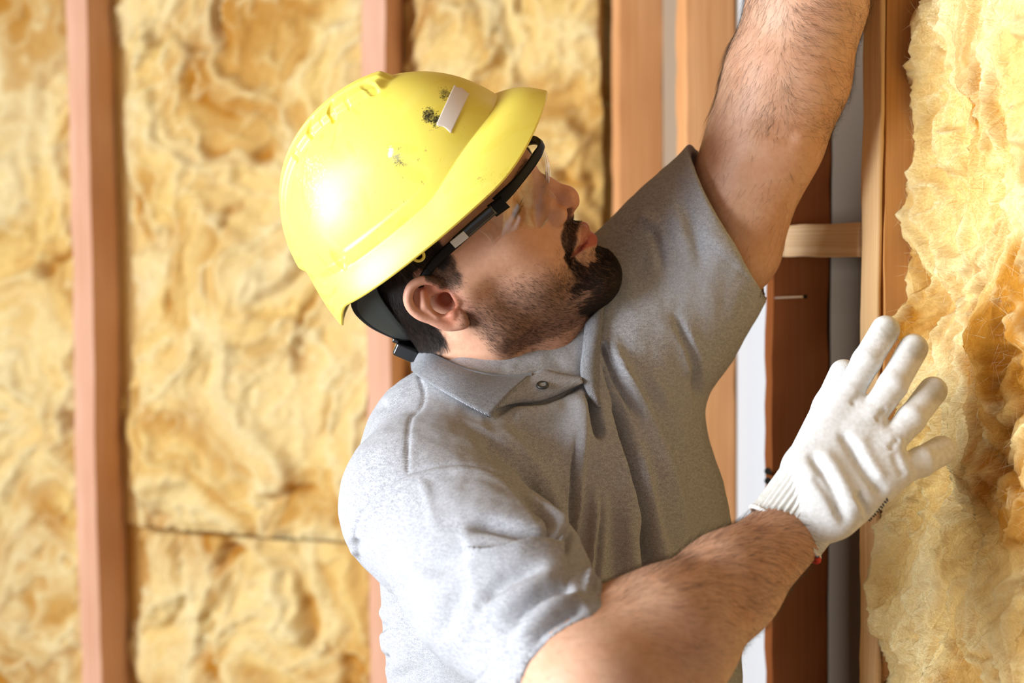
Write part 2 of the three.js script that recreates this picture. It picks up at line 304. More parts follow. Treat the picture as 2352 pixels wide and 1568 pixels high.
// a squared timber: its near edge corner stands at c, it runs back by t along -a and goes into the wall by dep along b
function timber(t, dep, h, seed, y0 = 0, warp = 0.0025) {
  const g0 = new RoundedBoxGeometry(t, h, dep, 2, 0.0022); g0.setIndex([...Array(g0.attributes.position.count).keys()]);
  // cut long faces into rings so that the arrises can be a little crooked
  const g = new THREE.BoxGeometry(t, h, dep, 3, 90, 4), p = g.attributes.position;
  for (let i = 0; i < p.count; i++) {
    let x = p.getX(i), y = p.getY(i), z = p.getZ(i);
    const cx = Math.abs(x) > t / 2 - 1e-6, cz = Math.abs(z) > dep / 2 - 1e-6;
    if (cx && cz) { const c = 0.0016 + 0.0012 * N3(y * 14, seed, x > 0 ? 3 : 5); x -= Math.sign(x) * c; z -= Math.sign(z) * c; }
    x += warp * N3(y * 1.3, seed, 0) + 0.0007 * N3(y * 11, seed, z * 8); z += warp * 0.7 * N3(y * 1.3, seed, 9) + 0.0007 * N3(y * 12, seed + 4, x * 8);
    p.setXYZ(i, x, y, z);
  }
  g.computeVertexNormals(); const o = boxUV(g); const uv = o.attributes.uv; for (let i = 0; i < uv.count; i++) uv.setXY(i, uv.getX(i) + seed * 0.37, uv.getY(i) + seed * 0.61);
  o.translate(0, y0 + h / 2, 0); return o;
}
function stud(label, corner, along, into, t, dep, mat, seed, y0 = 0, y1 = CEIL, name = 'wall_stud', lean = 0) {
  const m = add(scene, name, timber(t, dep, y1 - y0, seed, y0), mat), X = along.clone(), Z = into.clone().negate(), Y = V(0, 1, 0);
  const M = new THREE.Matrix4().makeBasis(X, Y, Z); if (M.determinant() < 0) M.makeBasis(X.negate(), Y, Z);
  m.quaternion.setFromRotationMatrix(M); m.position.copy(corner).addScaledVector(along, -t / 2).addScaledVector(into, dep / 2);
  return tag(m, label, name === 'wall_stud' ? 'wall stud' : name === 'blocking' ? 'blocking' : 'wood strip');
}
const DEPB = 0.092, DEPR = 0.068;
stud('pinkish sawn wall stud farthest left, between two bays of yellow insulation', B1.clone().addScaledVector(bDir, 0.0205), bDir, bIn, 0.041, DEPB, pinkWood, 1);
stud('pinkish wall stud rising behind the yellow hard hat and the man\'s back', B2.clone().addScaledVector(bDir, 0.021), bDir, bIn, 0.042, DEPB, pinkWood, 2);
stud('farthest wall stud of the right wall, in the corner, with pale edge and orange face', onR(R3), rDir, rIn, 0.045, DEPR, tanWood, 3);
stud('tan wall stud just left of the white board, behind the raised arm', onR(R4), rDir, rIn, 0.045, DEPR, tanWood, 4);
const redStud = stud('dark reddish brown wall stud between the white board and the gloved hand', onR(R5), rDir, rIn, 0.024, DEPR, redWood, 5);
stud('nearest wall stud, golden timber with rough fuzzy edge behind the gloved fingers', onR(R6), rDir, rIn, 0.036, DEPR, goldWood, 6);
{ // thin pale ripped strip nailed to the far side of the near stud
  const c = onR(R6).addScaledVector(rDir, -0.0365);
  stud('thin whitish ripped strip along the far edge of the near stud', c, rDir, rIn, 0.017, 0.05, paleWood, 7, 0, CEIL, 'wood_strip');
  stud('cream strip added over the front edge of the near stud for the light on it', onR(R6).addScaledVector(rIn, -0.0085), rDir, rIn, 0.034, 0.008, std({ color: lin(0.95, 0.72, 0.42), map: tex(grain, 6, 1.6), roughness: 0.85, specularIntensity: 0 }), 8, 0, CEIL, 'wood_strip');  // added strip; light on the stud edge is put into its pale colour
}
{ // blocking between the red stud and the near stud
  const a = onR(R5), b = onR(R6).addScaledVector(rDir, -0.0545), L = a.distanceTo(b), y = WP(1870, 552, 1.6).y;
  const g = new THREE.BoxGeometry(L - 0.002, 0.033, DEPR, 24, 2, 3), p = g.attributes.position;
  for (let i = 0; i < p.count; i++) p.setXYZ(i, p.getX(i), p.getY(i) + 0.001 * N2(p.getX(i) * 9, 3), p.getZ(i) + 0.001 * N2(p.getX(i) * 20, p.getY(i) * 30));
  g.computeVertexNormals(); const o = boxUV(g), uv = o.attributes.uv; for (let i = 0; i < uv.count; i++) uv.setXY(i, uv.getY(i) + 0.3, uv.getX(i) * 0.6);
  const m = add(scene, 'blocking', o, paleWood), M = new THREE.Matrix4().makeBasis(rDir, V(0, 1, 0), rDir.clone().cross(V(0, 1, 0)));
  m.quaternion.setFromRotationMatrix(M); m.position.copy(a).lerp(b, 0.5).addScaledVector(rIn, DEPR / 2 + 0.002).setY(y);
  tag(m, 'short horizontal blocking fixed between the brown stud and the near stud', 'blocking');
}
{ // boards that close the wall bays on the other side
  const slab = (p, q, into, off, mat, name, ext = 0) => { const L = p.distanceTo(q), g = new THREE.BoxGeometry(L, CEIL, 0.02), d = q.clone().sub(p).normalize(); const uvg = boxUV(g); const m = add(scene, name, uvg, mat, { kind: 'structure' }); m.quaternion.setFromRotationMatrix(new THREE.Matrix4().makeBasis(d, V(0, 1, 0), d.clone().cross(V(0, 1, 0)))); m.position.copy(p).lerp(q, 0.5).addScaledVector(into, off + 0.0101).setY(CEIL / 2); return m; };
  slab(B1.clone().addScaledVector(bDir, -1.35), B2.clone().addScaledVector(bDir, 0.62), bIn, DEPB + 0.03, greyBoard, 'wall_back');
  const far = onR(R3).addScaledVector(rDir, -0.30), s4 = onR(R4), s5 = onR(R5).addScaledVector(rDir, -0.02), near = onR(R6).addScaledVector(rDir, 2.9);
  slab(far, s4, rIn, DEPR, greyBoard, 'wall_right'); slab(s4, s5, rIn, DEPR, std({ color: lin(0.50, 0.51, 0.52), roughness: 0.85, specularIntensity: 0 }), 'wall_right_panel'); slab(s5, near, rIn, DEPR, std({ color: lin(0.15, 0.115, 0.085), roughness: 0.95, specularIntensity: 0 }), 'wall_right_near');  // one white board; grey and dark slabs carry bay shade in their colour
}
{ // nails
  const steel = std({ color: lin(0.55, 0.48, 0.42), metalness: 0.8, roughness: 0.45 }), rust = std({ color: lin(0.03, 0.025, 0.02), metalness: 0.3, roughness: 0.6 });
  const nail = (a, b, r, mat, label) => { const o = thing('nail', label, 'nail', a), d = b.clone().sub(a), L = d.length(), q = new THREE.Quaternion().setFromUnitVectors(V(0, 1, 0), d.normalize()); const s = new THREE.CylinderGeometry(r, r, L, 10); s.translate(0, L / 2, 0); add(o, 'shank', s, mat).quaternion.copy(q); const h = new THREE.CylinderGeometry(r * 2.1, r * 1.9, 0.0016, 14); h.translate(0, L, 0); add(o, 'nail_head', h, rust).quaternion.copy(q); };
  const n5 = WP(1778, 684, 1.712), t5 = WP(1849, 681, 1.63); nail(n5, t5, 0.0011, steel, 'bent steel nail sticking out of the brown stud beside the sleeve');
  nail(WP(1768, 1088, 1.725), WP(1764, 1082, 1.69), 0.0019, rust, 'upper of two black nail stubs on the brown stud\'s pale edge');
  nail(WP(1768, 1106, 1.725), WP(1764, 1104, 1.69), 0.0019, rust, 'lower of two black nail stubs on the brown stud\'s pale edge');
}
// ---------------------------------------------------------------- glass wool
// matted fibres, drawn so that they wrap round
const fibreCanvas = (() => {
  const n = 1024, cv = document.createElement('canvas'); cv.width = cv.height = n; const x = cv.getContext('2d'), r = rng(404); x.fillStyle = 'rgb(222,210,184)'; x.fillRect(0, 0, n, n);
  for (let i = 0; i < 16000; i++) {
    const a = r() * n, b = r() * n, t = r() * 6.283, l = 20 + 66 * r(), k = (r() - 0.5) * 30, v = r(), g = v < 0.6 ? [255, 250, 232] : v < 0.9 ? [200, 178, 130] : [170, 138, 82]; x.globalAlpha = 0.03 + 0.075 * r(); x.strokeStyle = `rgb(${g})`; x.lineWidth = 0.8 + 2.2 * r();
    for (const ox of [0, a < 90 ? n : a > n - 90 ? -n : 0]) for (const oy of [0, b < 90 ? n : b > n - 90 ? -n : 0]) { x.beginPath(); x.moveTo(a + ox, b + oy); x.quadraticCurveTo(a + ox + l * 0.5 * Math.cos(t) - k * Math.sin(t), b + oy + l * 0.5 * Math.sin(t) + k * Math.cos(t), a + ox + l * Math.cos(t), b + oy + l * Math.sin(t)); x.stroke(); }
  }
  return cv;
})();
const woolTex = new THREE.CanvasTexture(fibreCanvas); woolTex.colorSpace = THREE.SRGBColorSpace; woolTex.wrapS = woolTex.wrapT = THREE.RepeatWrapping;
const wool = std({ color: 0xffffff, vertexColors: true, map: tex(woolTex, 4.5, 4.5), roughness: 1, specularIntensity: 0 });
// o: lower corner at the batt's face, ex along the wall, en out of the wall
function batt(label, o, ex, en, w, y0, y1, res, seed, opt = {}) {
  const h = y1 - y0, nx = Math.max(4, Math.round(w / res)), ny = Math.max(4, Math.round(h / res)), P = [], K = [], U = [], I = [], amp = opt.amp || 1, ey = V(0, 1, 0), q = V();
  const ridge = (x, y, z) => 1 - Math.abs(N3(x, y, z));
  for (let j = -1; j <= ny + 1; j++) for (let i = -1; i <= nx + 1; i++) {
    const edge = i < 0 || j < 0 || i > nx || j > ny, x = clamp(i, 0, nx) / nx * w, y = clamp(j, 0, ny) / ny * h, X = x + seed * 3.1, Y = y0 + y;
    const F = opt.f || 1, Xf = X * F, Yf = Y * F, w1 = 0.09 * N3(Xf * 3.6, Yf * 3.1, seed), w2 = 0.09 * N3(Xf * 3.6, Yf * 3.1, seed + 5), v1 = 0.030 * fbm3(Xf * 11, Yf * 11, seed + 60, 2), v2 = 0.030 * fbm3(Xf * 11, Yf * 11, seed + 65, 2), qx = Xf + w1 + v1, qy = Yf + w2 + v2;
    const b = fbm3(qx * 5.0, qy * 3.6, seed + 9, 4), tuft = Math.pow(ridge(qx * 7, qy * 3.6, seed + 2), 3.2), strand = Math.pow(ridge((qx + v2) * 19, (qy + v1) * 10, seed + 3), 4), pit = sstep(0.30, 0.70, fbm3(qx * 5, qy * 4.5, seed + 17, 2)), fine = fbm3(X * 48, Y * 48, seed, 4);
    const crack = Math.pow(ridge(qx * 4.2, qy * 3.2, seed + 71), 16) * sstep(-0.1, 0.4, N3(X * 5, Y * 5, seed + 75)), wisp = Math.pow(ridge((qx + v2 * 2) * 8, (qy + v1 * 2) * 3.6, seed + 81), 12) * sstep(-0.2, 0.3, N3(X * 7, Y * 6, seed + 85));
    let d = amp * (0.007 * wisp - 0.018 * crack + 0.030 * b + 0.013 * (tuft - 0.3) + 0.0055 * (strand - 0.3) - 0.022 * pit + 0.0024 * fine);
    const ragged = 0.010 * N2(X * 22, seed), eh = Math.max(0, Math.min(y, h - y) + ragged * sstep(0.03, 0, Math.min(y, h - y))), eL = x + 0.012 * N2(Y * 9, seed + 3), eR = w - x; d -= (opt.edgeL ?? 0.02) * (1 - sstep(0, opt.edgeW ?? 0.045, eL)) + (opt.edgeR ?? 0.008) * Math.exp(-eR / 0.012) + 0.016 * Math.exp(-eh / 0.014);
    if (opt.push) d += opt.push(x, Y, d);
    q.copy(o).addScaledVector(ex, x).addScaledVector(ey, Y).addScaledVector(en, edge ? -(opt.deep || 0.05) : d); P.push(q.x, q.y, q.z); U.push(x, Y);
    // colour: pale torn fibre, yellow fleece, ochre binder; crevice shade painted into pits and cracks
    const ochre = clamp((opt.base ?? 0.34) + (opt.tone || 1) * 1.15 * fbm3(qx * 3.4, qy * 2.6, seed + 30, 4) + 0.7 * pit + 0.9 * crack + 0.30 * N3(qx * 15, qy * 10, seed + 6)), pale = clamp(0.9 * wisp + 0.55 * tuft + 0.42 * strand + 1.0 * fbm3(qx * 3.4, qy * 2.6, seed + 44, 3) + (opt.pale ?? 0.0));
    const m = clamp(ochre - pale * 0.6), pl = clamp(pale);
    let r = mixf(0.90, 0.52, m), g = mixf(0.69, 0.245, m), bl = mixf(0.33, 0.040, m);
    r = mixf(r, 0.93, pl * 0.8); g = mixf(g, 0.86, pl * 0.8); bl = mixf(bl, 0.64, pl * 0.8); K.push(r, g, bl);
  }
  const s = nx + 3; for (let j = 0; j < ny + 2; j++) for (let i = 0; i < nx + 2; i++) { const a = j * s + i; I.push(a, a + 1, a + s + 1, a, a + s + 1, a + s); }
  const g = new THREE.BufferGeometry(); g.setAttribute('position', new THREE.Float32BufferAttribute(P, 3)); g.setAttribute('color', new THREE.Float32BufferAttribute(K, 3)); g.setAttribute('uv', new THREE.Float32BufferAttribute(U, 2));
  const chk = ex.clone().cross(ey).dot(en); if (chk < 0) for (let t = 0; t < I.length; t += 3) { const q2 = I[t + 1]; I[t + 1] = I[t + 2]; I[t + 2] = q2; }
  // back
  const c = P.length / 3; const base = [0, nx + 2, (ny + 2) * s + nx + 2, (ny + 2) * s]; if (chk > 0) I.push(base[0], base[2], base[1], base[0], base[3], base[2]); else I.push(base[0], base[1], base[2], base[0], base[2], base[3]);
  g.setIndex(I); g.computeVertexNormals();
  const m = add(scene, 'insulation_batt', g, wool); tag(m, label, 'insulation'); return m;
}
const bOut = bIn.clone().negate(), rOut = rIn.clone().negate();
const bayL = 0.41, rec = 0.022;
batt('yellow glass wool batt left of the leftmost stud', B1.clone().addScaledVector(bDir, -0.0215 - 0.56).addScaledVector(bIn, rec), bDir, bOut, 0.56, 0.02, CEIL - 0.02, 0.0055, 3, { deep: 0.06, edgeL: 0.02 });
{ // the wide bay holds two batts, one on the other
  const L = B1.distanceTo(B2) - 0.043, o = B1.clone().addScaledVector(bDir, 0.0215).addScaledVector(bIn, rec), yj = WP(500, 1250, 2.52).y;
  batt('upper yellow glass wool batt in the wide bay left of the hard hat', o, bDir, bOut, L, yj + 0.001, CEIL - 0.02, 0.0055, 7, { deep: 0.06, edgeL: 0.07, edgeW: 0.09, pale: 0.16 });
  batt('lower yellow glass wool batt, below the horizontal joint, beside the man\'s back', o.clone().addScaledVector(bIn, 0.006), bDir, bOut, L, 0.02, yj - 0.001, 0.0055, 12, { deep: 0.06, edgeL: 0.07, edgeW: 0.09 });
}
{ const end = B2.clone().addScaledVector(bDir, 0.022), L = 0.338; batt('yellow glass wool batt behind the man\'s face, between hard hat and corner', end.addScaledVector(bIn, rec), bDir, bOut, L, 0.02, CEIL - 0.02, 0.0055, 21, { deep: 0.06, edgeL: 0.06, edgeW: 0.06 }); }
const nearO = onR(R6).addScaledVector(rDir, 0.001).addScaledVector(rIn, 0.024);
const nearBatt = batt('nearest yellow glass wool batt, torn and fluffy, touched by the gloved hand', nearO, rDir, rOut, 0.42, 0.5, CEIL - 0.02, 0.0024, 33, { deep: 0.045, edgeL: 0.008, edgeW: 0.015, amp: 0.85, f: 1.8, pale: -0.06, tone: 1.35, base: 0.42, push: (x, y) => 0.036 * sstep(1.62, 1.22, y) + 0.006 * Math.sin(y * 9) * sstep(0.08, 0, x) });

{ // loose fibres standing out of the near fleece
  const L = [], e = V(); scatter(nearBatt.geometry, 20000, 91, (q) => q.y > 1.1 && q.y < 2.0 && q.z < -1.0 ? 1 : 0, (p, n, r) => { e.set(r() - 0.5, r() - 0.5, r() - 0.5); e.addScaledVector(n, -e.dot(n)).normalize().addScaledVector(n, 0.15 + 0.35 * r()); L.push({ p: p.clone().addScaledVector(n, -0.001), dir: e.clone(), n: n.clone(), len: 0.010 + 0.026 * r() * r(), wide: 0.00005 + 0.00006 * r() }); });
  strands(nearBatt, 'loose_fibres', L, hairGeo(1, 40, 3), std({ color: lin(0.93, 0.82, 0.52), roughness: 0.9, specularIntensity: 0 }), 'pale loose fibres');
}
// ---------------------------------------------------------------- the man
const HM = new THREE.Matrix4().set(0.76141, -0.64321, -0.08086, -0.0411, 0.55872, 0.71436, -0.42134, 0.0661, 0.32877, 0.27564, 0.90329, -1.40, 0, 0, 0, 1); // head axes: x forward, y up, z to his right
const HI = HM.clone().invert();
const BASE = flat(WP(1285, 1300, 1.42));
const EYE = CAM.clone().premultiply(new THREE.Matrix4().makeTranslation(-BASE.x, -BASE.y, -BASE.z)); // eye frame -> person
const HEAD = EYE.clone().multiply(HM);
const inEye = (m) => { m.applyMatrix4(EYE); return m; }, inHead = (m) => { m.applyMatrix4(HEAD); return m; };
const person = thing('person', 'man in a grey polo shirt looking up, left arm raised, gloved right hand out', 'person', BASE);

const skinTex = dataTex(512, (u, v) => { const n = tiled((a, b) => 0.5 * fbm3(a * 10, b * 10, 3, 3) + 0.35 * N3(a * 90, b * 90, 2), u, v); return [clamp(0.93 + 0.09 * n), clamp(0.90 + 0.12 * n), clamp(0.88 + 0.14 * n)]; }, true);
const skin = std({ color: 0xffffff, vertexColors: true, map: tex(skinTex, 16, 16), roughness: 0.48, specularIntensity: 0.55 });

const NB = C(1150, 915, 1.442).applyMatrix4(HI), nb = [NB.x * 1000, NB.y * 1000, NB.z * 1000];
const ST = C(1290, 900, 1.405).applyMatrix4(HI), st = [ST.x * 1000, ST.y * 1000, ST.z * 1000];
function lipline(a) { return a; }
const headMM = field([ // millimetres, head axes
  ['e', 0, [2, 52, 0], [95, 84, 76]],
  ['e', 20, [-3, 20, 0], [80, 64, 72]],
  ['e', 26, [44, 2, 0], [49, 62, 60]],
  ['e', 24, [62, 52, 0], [45, 36, 56]],
  ['c', 26, [6, -46, 54], [84, -76, 16], 15, 16],
  ['c', 22, [4, -10, 60], [6, -48, 54], 12, 14],
  ['c', 26, [30, -66, 0], [70, -74, 0], 34, 26],
  ['e', 20, [70, -42, 0], [36, 30, 28]],
  ['b', 22, [60, 2, 48], 16.5],
  ['e', 20, [58, -28, 42], [24, 26, 18]],
  ['c', 16, [60, 8, 52], [14, 6, 66], 8, 8],
  ['b', 12, [89, -80, 0], 17],
  ['b', 12, [86, -78, 11], 14],
  ['c', 14, [95, 43, 4], [80, 44, 44], 12, 12],
  ['b', 10, [94, 42, 0], 12],
  ['E', 13, [100, 22, 32], [22, 15, 20]],
  ['b', 3.5, [71, 24, 35], 14.2],
  ['C', 1.5, [86.5, 21.4, 26], [79, 22.8, 46], 0.9, 0.8],
  ['c', 8, [98, 30, 0], [104, 14, 0], 7.5, 8],
  ['c', 7, [104, 14, 0], [112, -3, 0], 8, 9],
  ['c', 9, [93, 16, 7], [97, -6, 13], 8, 8],
  ['b', 6, [111.5, -7.5, 0], 10],
  ['e', 3, [98, -10, 14.2], [10.5, 8, 7.4]],
  ['c', 5, [111, -13, 0], [103, -19, 0], 5, 5],
  ['E', 1.8, [105.5, -15.5, 8.8], [7, 4.8, 4.2]],
  ['C', 6, [112, -22, 0], [112, -31, 0], 2.4, 2.4],
  ['c', 5, [104.5, -36.6, 3.5], [97, -38, 17], 5.6, 4.6],
  ['c', 5, [97, -38, 17], [87, -41.5, 25.5], 4.4, 2.2],
  ['c', 5, [103.2, -48.4, 0], [97, -47.2, 14], 6.4, 5.8],
  ['c', 5, [97, -47.5, 14], [87, -42.5, 25], 5.6, 2.2],
  ['C', 2, [113, -41.6, 0], [107.5, -42, 8], 1.0, 1.0], ['C', 2, [107.5, -42, 8], [103, -42.3, 15], 1.2, 1.2], ['C', 2, [103, -42.3, 15], [96.5, -42.3, 21.5], 1.3, 1.3], ['C', 2.4, [96.5, -42.3, 21.5], [87, -42.4, 29], 1.4, 1.4],
  ['C', 9, [112, -62, 0], [104, -60, 18], 3, 2],
  ['c\'', 22, [-20, -22, 0], nb, 54, 62],
  ['c\'', 26, [26, -78, 0], [st[0] - 6, st[1], st[2]], 34, 30],
  ['c\'', 14, [-16, -30, 52], [st[0] - 8, st[1] - 8, st[2] + 12], 15, 13],
]);
// the ear, right one (and its mirror)
const EAR = [[-1, 18, 74], [-2, 27, 79], [-8, 34.5, 83], [-17, 36.5, 86], [-26, 31, 88], [-30, 22, 88], [-29, 12, 87], [-25, 3, 84.5], [-20, -8, 81.5], [-14, -16, 79], [-7, -20.5, 77]];
const EARC = new THREE.CatmullRomCurve3(EAR.map((q) => V(...q))).getSpacedPoints(26).map((q) => [q.x, q.y, q.z]);
const earRim = field([...EARC.slice(1).map((b, i) => ['c', 2.5, EARC[i], b, 3.5, 3.5]), ['c', 3, [-1, 18, 74], [-9, 13, 71.5], 3.3, 2.4]]);
const earRest = field([['c', 3, [-15, 26, 81.5], [-21, 16, 83.5], 3.2, 3.6], ['c', 3, [-21, 16, 83.5], [-18, 3, 82], 3.6, 3.6], ['c', 3, [-18, 3, 82], [-10, -7, 79], 3.6, 3.4], ['e', 4, [-9, -14, 77.5], [8.5, 8.5, 5]]]);
const earTop = field([['e', 4, [1, 2, 75.5], [4.5, 7, 4]], ['e', 3, [-9.5, -6.5, 78.8], [4, 3.6, 3.6]]]), earEdge = field([['e', 0, [-14.5, 9, 79], [15.5, 28, 14]]]), earBowl = field([['e', 0, [-9.5, 6.8, 82], [9.2, 10.8, 11]]]);
function earMM(x, y, z) {
  let d = earRim(x, y, z); const pl = Math.abs((z - 78) - (-(x + 12) * 0.42) + 0.06 * (y - 8)) - 1.9;
  d = smin(d, smax(pl * 0.9, earEdge(x, y, z), 2), 2.5); d = smin(d, earRest(x, y, z), 3); d = smax(d, -earBowl(x, y, z), 3); return smin(d, earTop(x, y, z), 3);
}
const earCanal = field([['e', 0, [-6.5, 5, 73.5], [7, 8, 8]]]);
const fullHead = (x, y, z) => { let d = headMM(x, y, z); const z2 = Math.abs(z); if (z2 > 55 && x < 22 && x > -50 && y > -40 && y < 55) { d = smin(d, earMM(x, y, z2), 2.2); d = smax(d, -earCanal(x, y, z2), 2.5); } else if (z2 > 40 && x < 60 && x > -90) d = Math.min(d, Math.max(d * 0.6, 6)); return d; };
const headSDF = (x, y, z) => fullHead(x * 1000, y * 1000, z * 1000) / 1000;

// skin colour by place on the head (millimetres)
const BEARD_TOP = [[-10, 12], [8, 8], [19, 2], [48, -6], [68, -16], [88, -27], [96, -33]];
const beardTop = (x) => { for (let i = 1; i < BEARD_TOP.length; i++) if (x < BEARD_TOP[i][0]) { const a = BEARD_TOP[i - 1], b = BEARD_TOP[i], t = clamp((x - a[0]) / (b[0] - a[0])); return mixf(a[1], b[1], t); } return -34; };
const lipMask = (x, y, z) => { z = Math.abs(z); if (x < 84) return 0; const t = z / 26, mid = -42, up = mixf(-31.2, -40.5, Math.pow(t, 1.4)) - (t < 0.14 ? 0.8 * (1 - t / 0.14) : 0), lo = mixf(-54.5, -43.5, Math.pow(t, 1.6)); return z > 26.5 ? 0 : sstep(up + 1, up - 1, y) * sstep(lo - 1.2, lo + 1.2, y) * (mid ? 1 : 1); };
// how thick the beard grows: [density, length in mm]
function beardAt(x, y, zz) {
  const z = Math.abs(zz); let d = 0, len = 2.6;
  if (lipMask(x, y, z) > 0.3) return [0, 0];
  const nz = 5 * N3(x * 0.09, y * 0.09, zz * 0.09);
  // moustache: between nose and lip, running down beside the mouth
  const my = mixf(-25.5, -47, Math.pow(clamp(z / 34), 3.5)), mh = mixf(5.2, 5, clamp(z / 30));
  if (x > 74 && z < 36) { const m = sstep(mh + 2.5, mh - 2.5, Math.abs(y - my) + nz * 0.25) * sstep(37, 32, z) * (z < 2.5 ? 0.75 : 1); if (m > 0) { d = Math.max(d, 2.4 * m); len = 3.6; } }
  // beside the mouth and the chin
  if (x > 60 && y < -36) { const m = sstep(26.5, 28.5, z) * sstep(40, 33, z) * sstep(-90, -70, y); d = Math.max(d, 1.5 * m); if (m > 0.4) len = 4.6; }
  if (x > 62 && y < -55) { const gap = sstep(11, 15, z) * sstep(23, 20, z) * sstep(-64, -60, y); const s0 = z < 9 ? 3 : 0, m = sstep(-56.5 + s0, -60 + s0, y + nz * 0.2) * sstep(44, 34, z + nz) * (1 - 0.85 * gap); d = Math.max(d, 1.9 * m); if (m > 0.3) len = 5; }
  // cheek and jaw
  const top = beardTop(x), below = top - y + nz * 0.7;
  if (x > -12 && below > 0) { const jaw = sstep(2, 38, below), low = y < -70 - 0.9 * clamp((x + 5) / 60) * 30 ? 0.5 : 1; d = Math.max(d, (0.08 + 0.78 * jaw) * low * sstep(-14, 2, x)); if (len < 3) len = 2.2 + 1.6 * jaw; }
  // sideburn
  if (x > -4 && x < 24 && y > 2 && y < 60) d = Math.max(d, 1.7 * sstep(18, 8, Math.abs(x - 9) + nz * 0.5 + sstep(36, 5, y) * 5) * sstep(2, 20, y));
  // neck fades out
  const under = y + 0.55 * (x) ; if (under < -62) d *= sstep(-112, -66, under + nz) * 0.9 + 0.05;
  return [d, len];
}
function skinColor(x, y, zz) {
  const z = Math.abs(zz); let r = 0.75, g = 0.435, b = 0.295;
  const k = fbm3(x * 0.04, y * 0.04, zz * 0.04, 3); r += 0.03 * k; g += 0.035 * k; b += 0.03 * k;
  const warm = (t, R, G, B) => { r = mixf(r, R, t); g = mixf(g, G, t); b = mixf(b, B, t); };
  warm(0.55 * sstep(30, 8, Math.hypot(x - 112, y + 6, z)), 0.68, 0.28, 0.155);                 // nose
  warm(0.35 * sstep(34, 6, Math.hypot(x - 70, y - 2, z - 44)), 0.68, 0.32, 0.19);                // cheek
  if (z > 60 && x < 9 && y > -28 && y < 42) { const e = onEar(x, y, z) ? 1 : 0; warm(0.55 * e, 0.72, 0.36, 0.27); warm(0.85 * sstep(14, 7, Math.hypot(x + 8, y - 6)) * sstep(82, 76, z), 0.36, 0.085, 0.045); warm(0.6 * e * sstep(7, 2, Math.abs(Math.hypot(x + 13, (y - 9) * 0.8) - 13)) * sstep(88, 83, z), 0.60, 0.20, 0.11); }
  warm(0.5 * sstep(20, 8, Math.hypot(x - 84, (y - 22) * 1.2, z - 35)), 0.38, 0.20, 0.13); warm(0.75 * sstep(5, 1.5, Math.abs(y - 22)) * sstep(20, 12, Math.abs(z - 36)) * sstep(68, 74, x), 0.09, 0.05, 0.035);       // round the eye: lash dark and socket shadow painted in
  const l = lipMask(x, y, z); if (l) warm(l * 0.92, y > -42.2 ? 0.44 : 0.42, y > -42.2 ? 0.165 : 0.095, y > -42.2 ? 0.105 : 0.07);
  const [bd] = beardAt(x, y, zz); if (Math.hypot(x - 105, y + 15, z - 8.8) < 6) warm(0.7, 0.22, 0.09, 0.06); warm(clamp(bd * 0.80), 0.17, 0.095, 0.062);
  const hr = hairAt(x, y, z); warm(hr, 0.03, 0.022, 0.018);
  return [r, g, b];
}
// scalp hair: everything behind and above this line
const onEar = (x, y, z) => x < 9 && x > -36 && y < 42 && y > -26 && z > 73.5 - 0.42 * Math.min(0, x + 6);
function hairAt(x, y, z) { z = Math.abs(z); if (onEar(x, y, z)) return 0; const nz = 2.5 * N3(x * 0.15, y * 0.15, z * 0.15); if (x > 25) return sstep(70, 74, y); const front = x > -24 ? sstep(25, 33, y + nz + (x < 4 ? 3 : 0)) : 0, back = sstep(-28, -37, x + nz * 0.8 + clamp(-(y + 5) * 0.25, -3, 8) - 12 * sstep(24, 36, y)) * sstep(-44, -32, y + nz - (x + 60) * 0.25); return clamp(Math.max(front * sstep(28, 19, x + nz), back)); }
const headGeo0 = netSDF(headSDF, [-0.115, -0.175, -0.100], [0.130, 0.145, 0.104], 0.00165, 1.7);
function paintHead(g) { const p = g.attributes.position, K = new Float32Array(p.count * 3); for (let i = 0; i < p.count; i++) K.set(skinColor(p.getX(i) * 1000, p.getY(i) * 1000, p.getZ(i) * 1000), i * 3); g.setAttribute('color', new THREE.BufferAttribute(K, 3)); return g; }
paintHead(headGeo0);
const headGeo = boxUV(headGeo0);

// eyes
{
  const white = std({ color: lin(0.40, 0.33, 0.29), roughness: 0.3 }), iris = std({ color: lin(0.05, 0.025, 0.012), roughness: 0.3 });
  for (const s of [1, -1]) {
    const e = new THREE.SphereGeometry(0.0120, 32, 24); e.translate(0.0712, 0.0238, 0.035 * s); const o = inHead(add(person, 'eye', e, white));
    const i = new THREE.SphereGeometry(0.0123, 24, 12, 0, 2 * Math.PI, 0, 0.46); i.rotateZ(-Math.PI / 2 + 0.1); i.rotateY(0.1); i.translate(0.0712, 0.0238, 0.035 * s); add(o, 'iris', i, iris);
  }
}
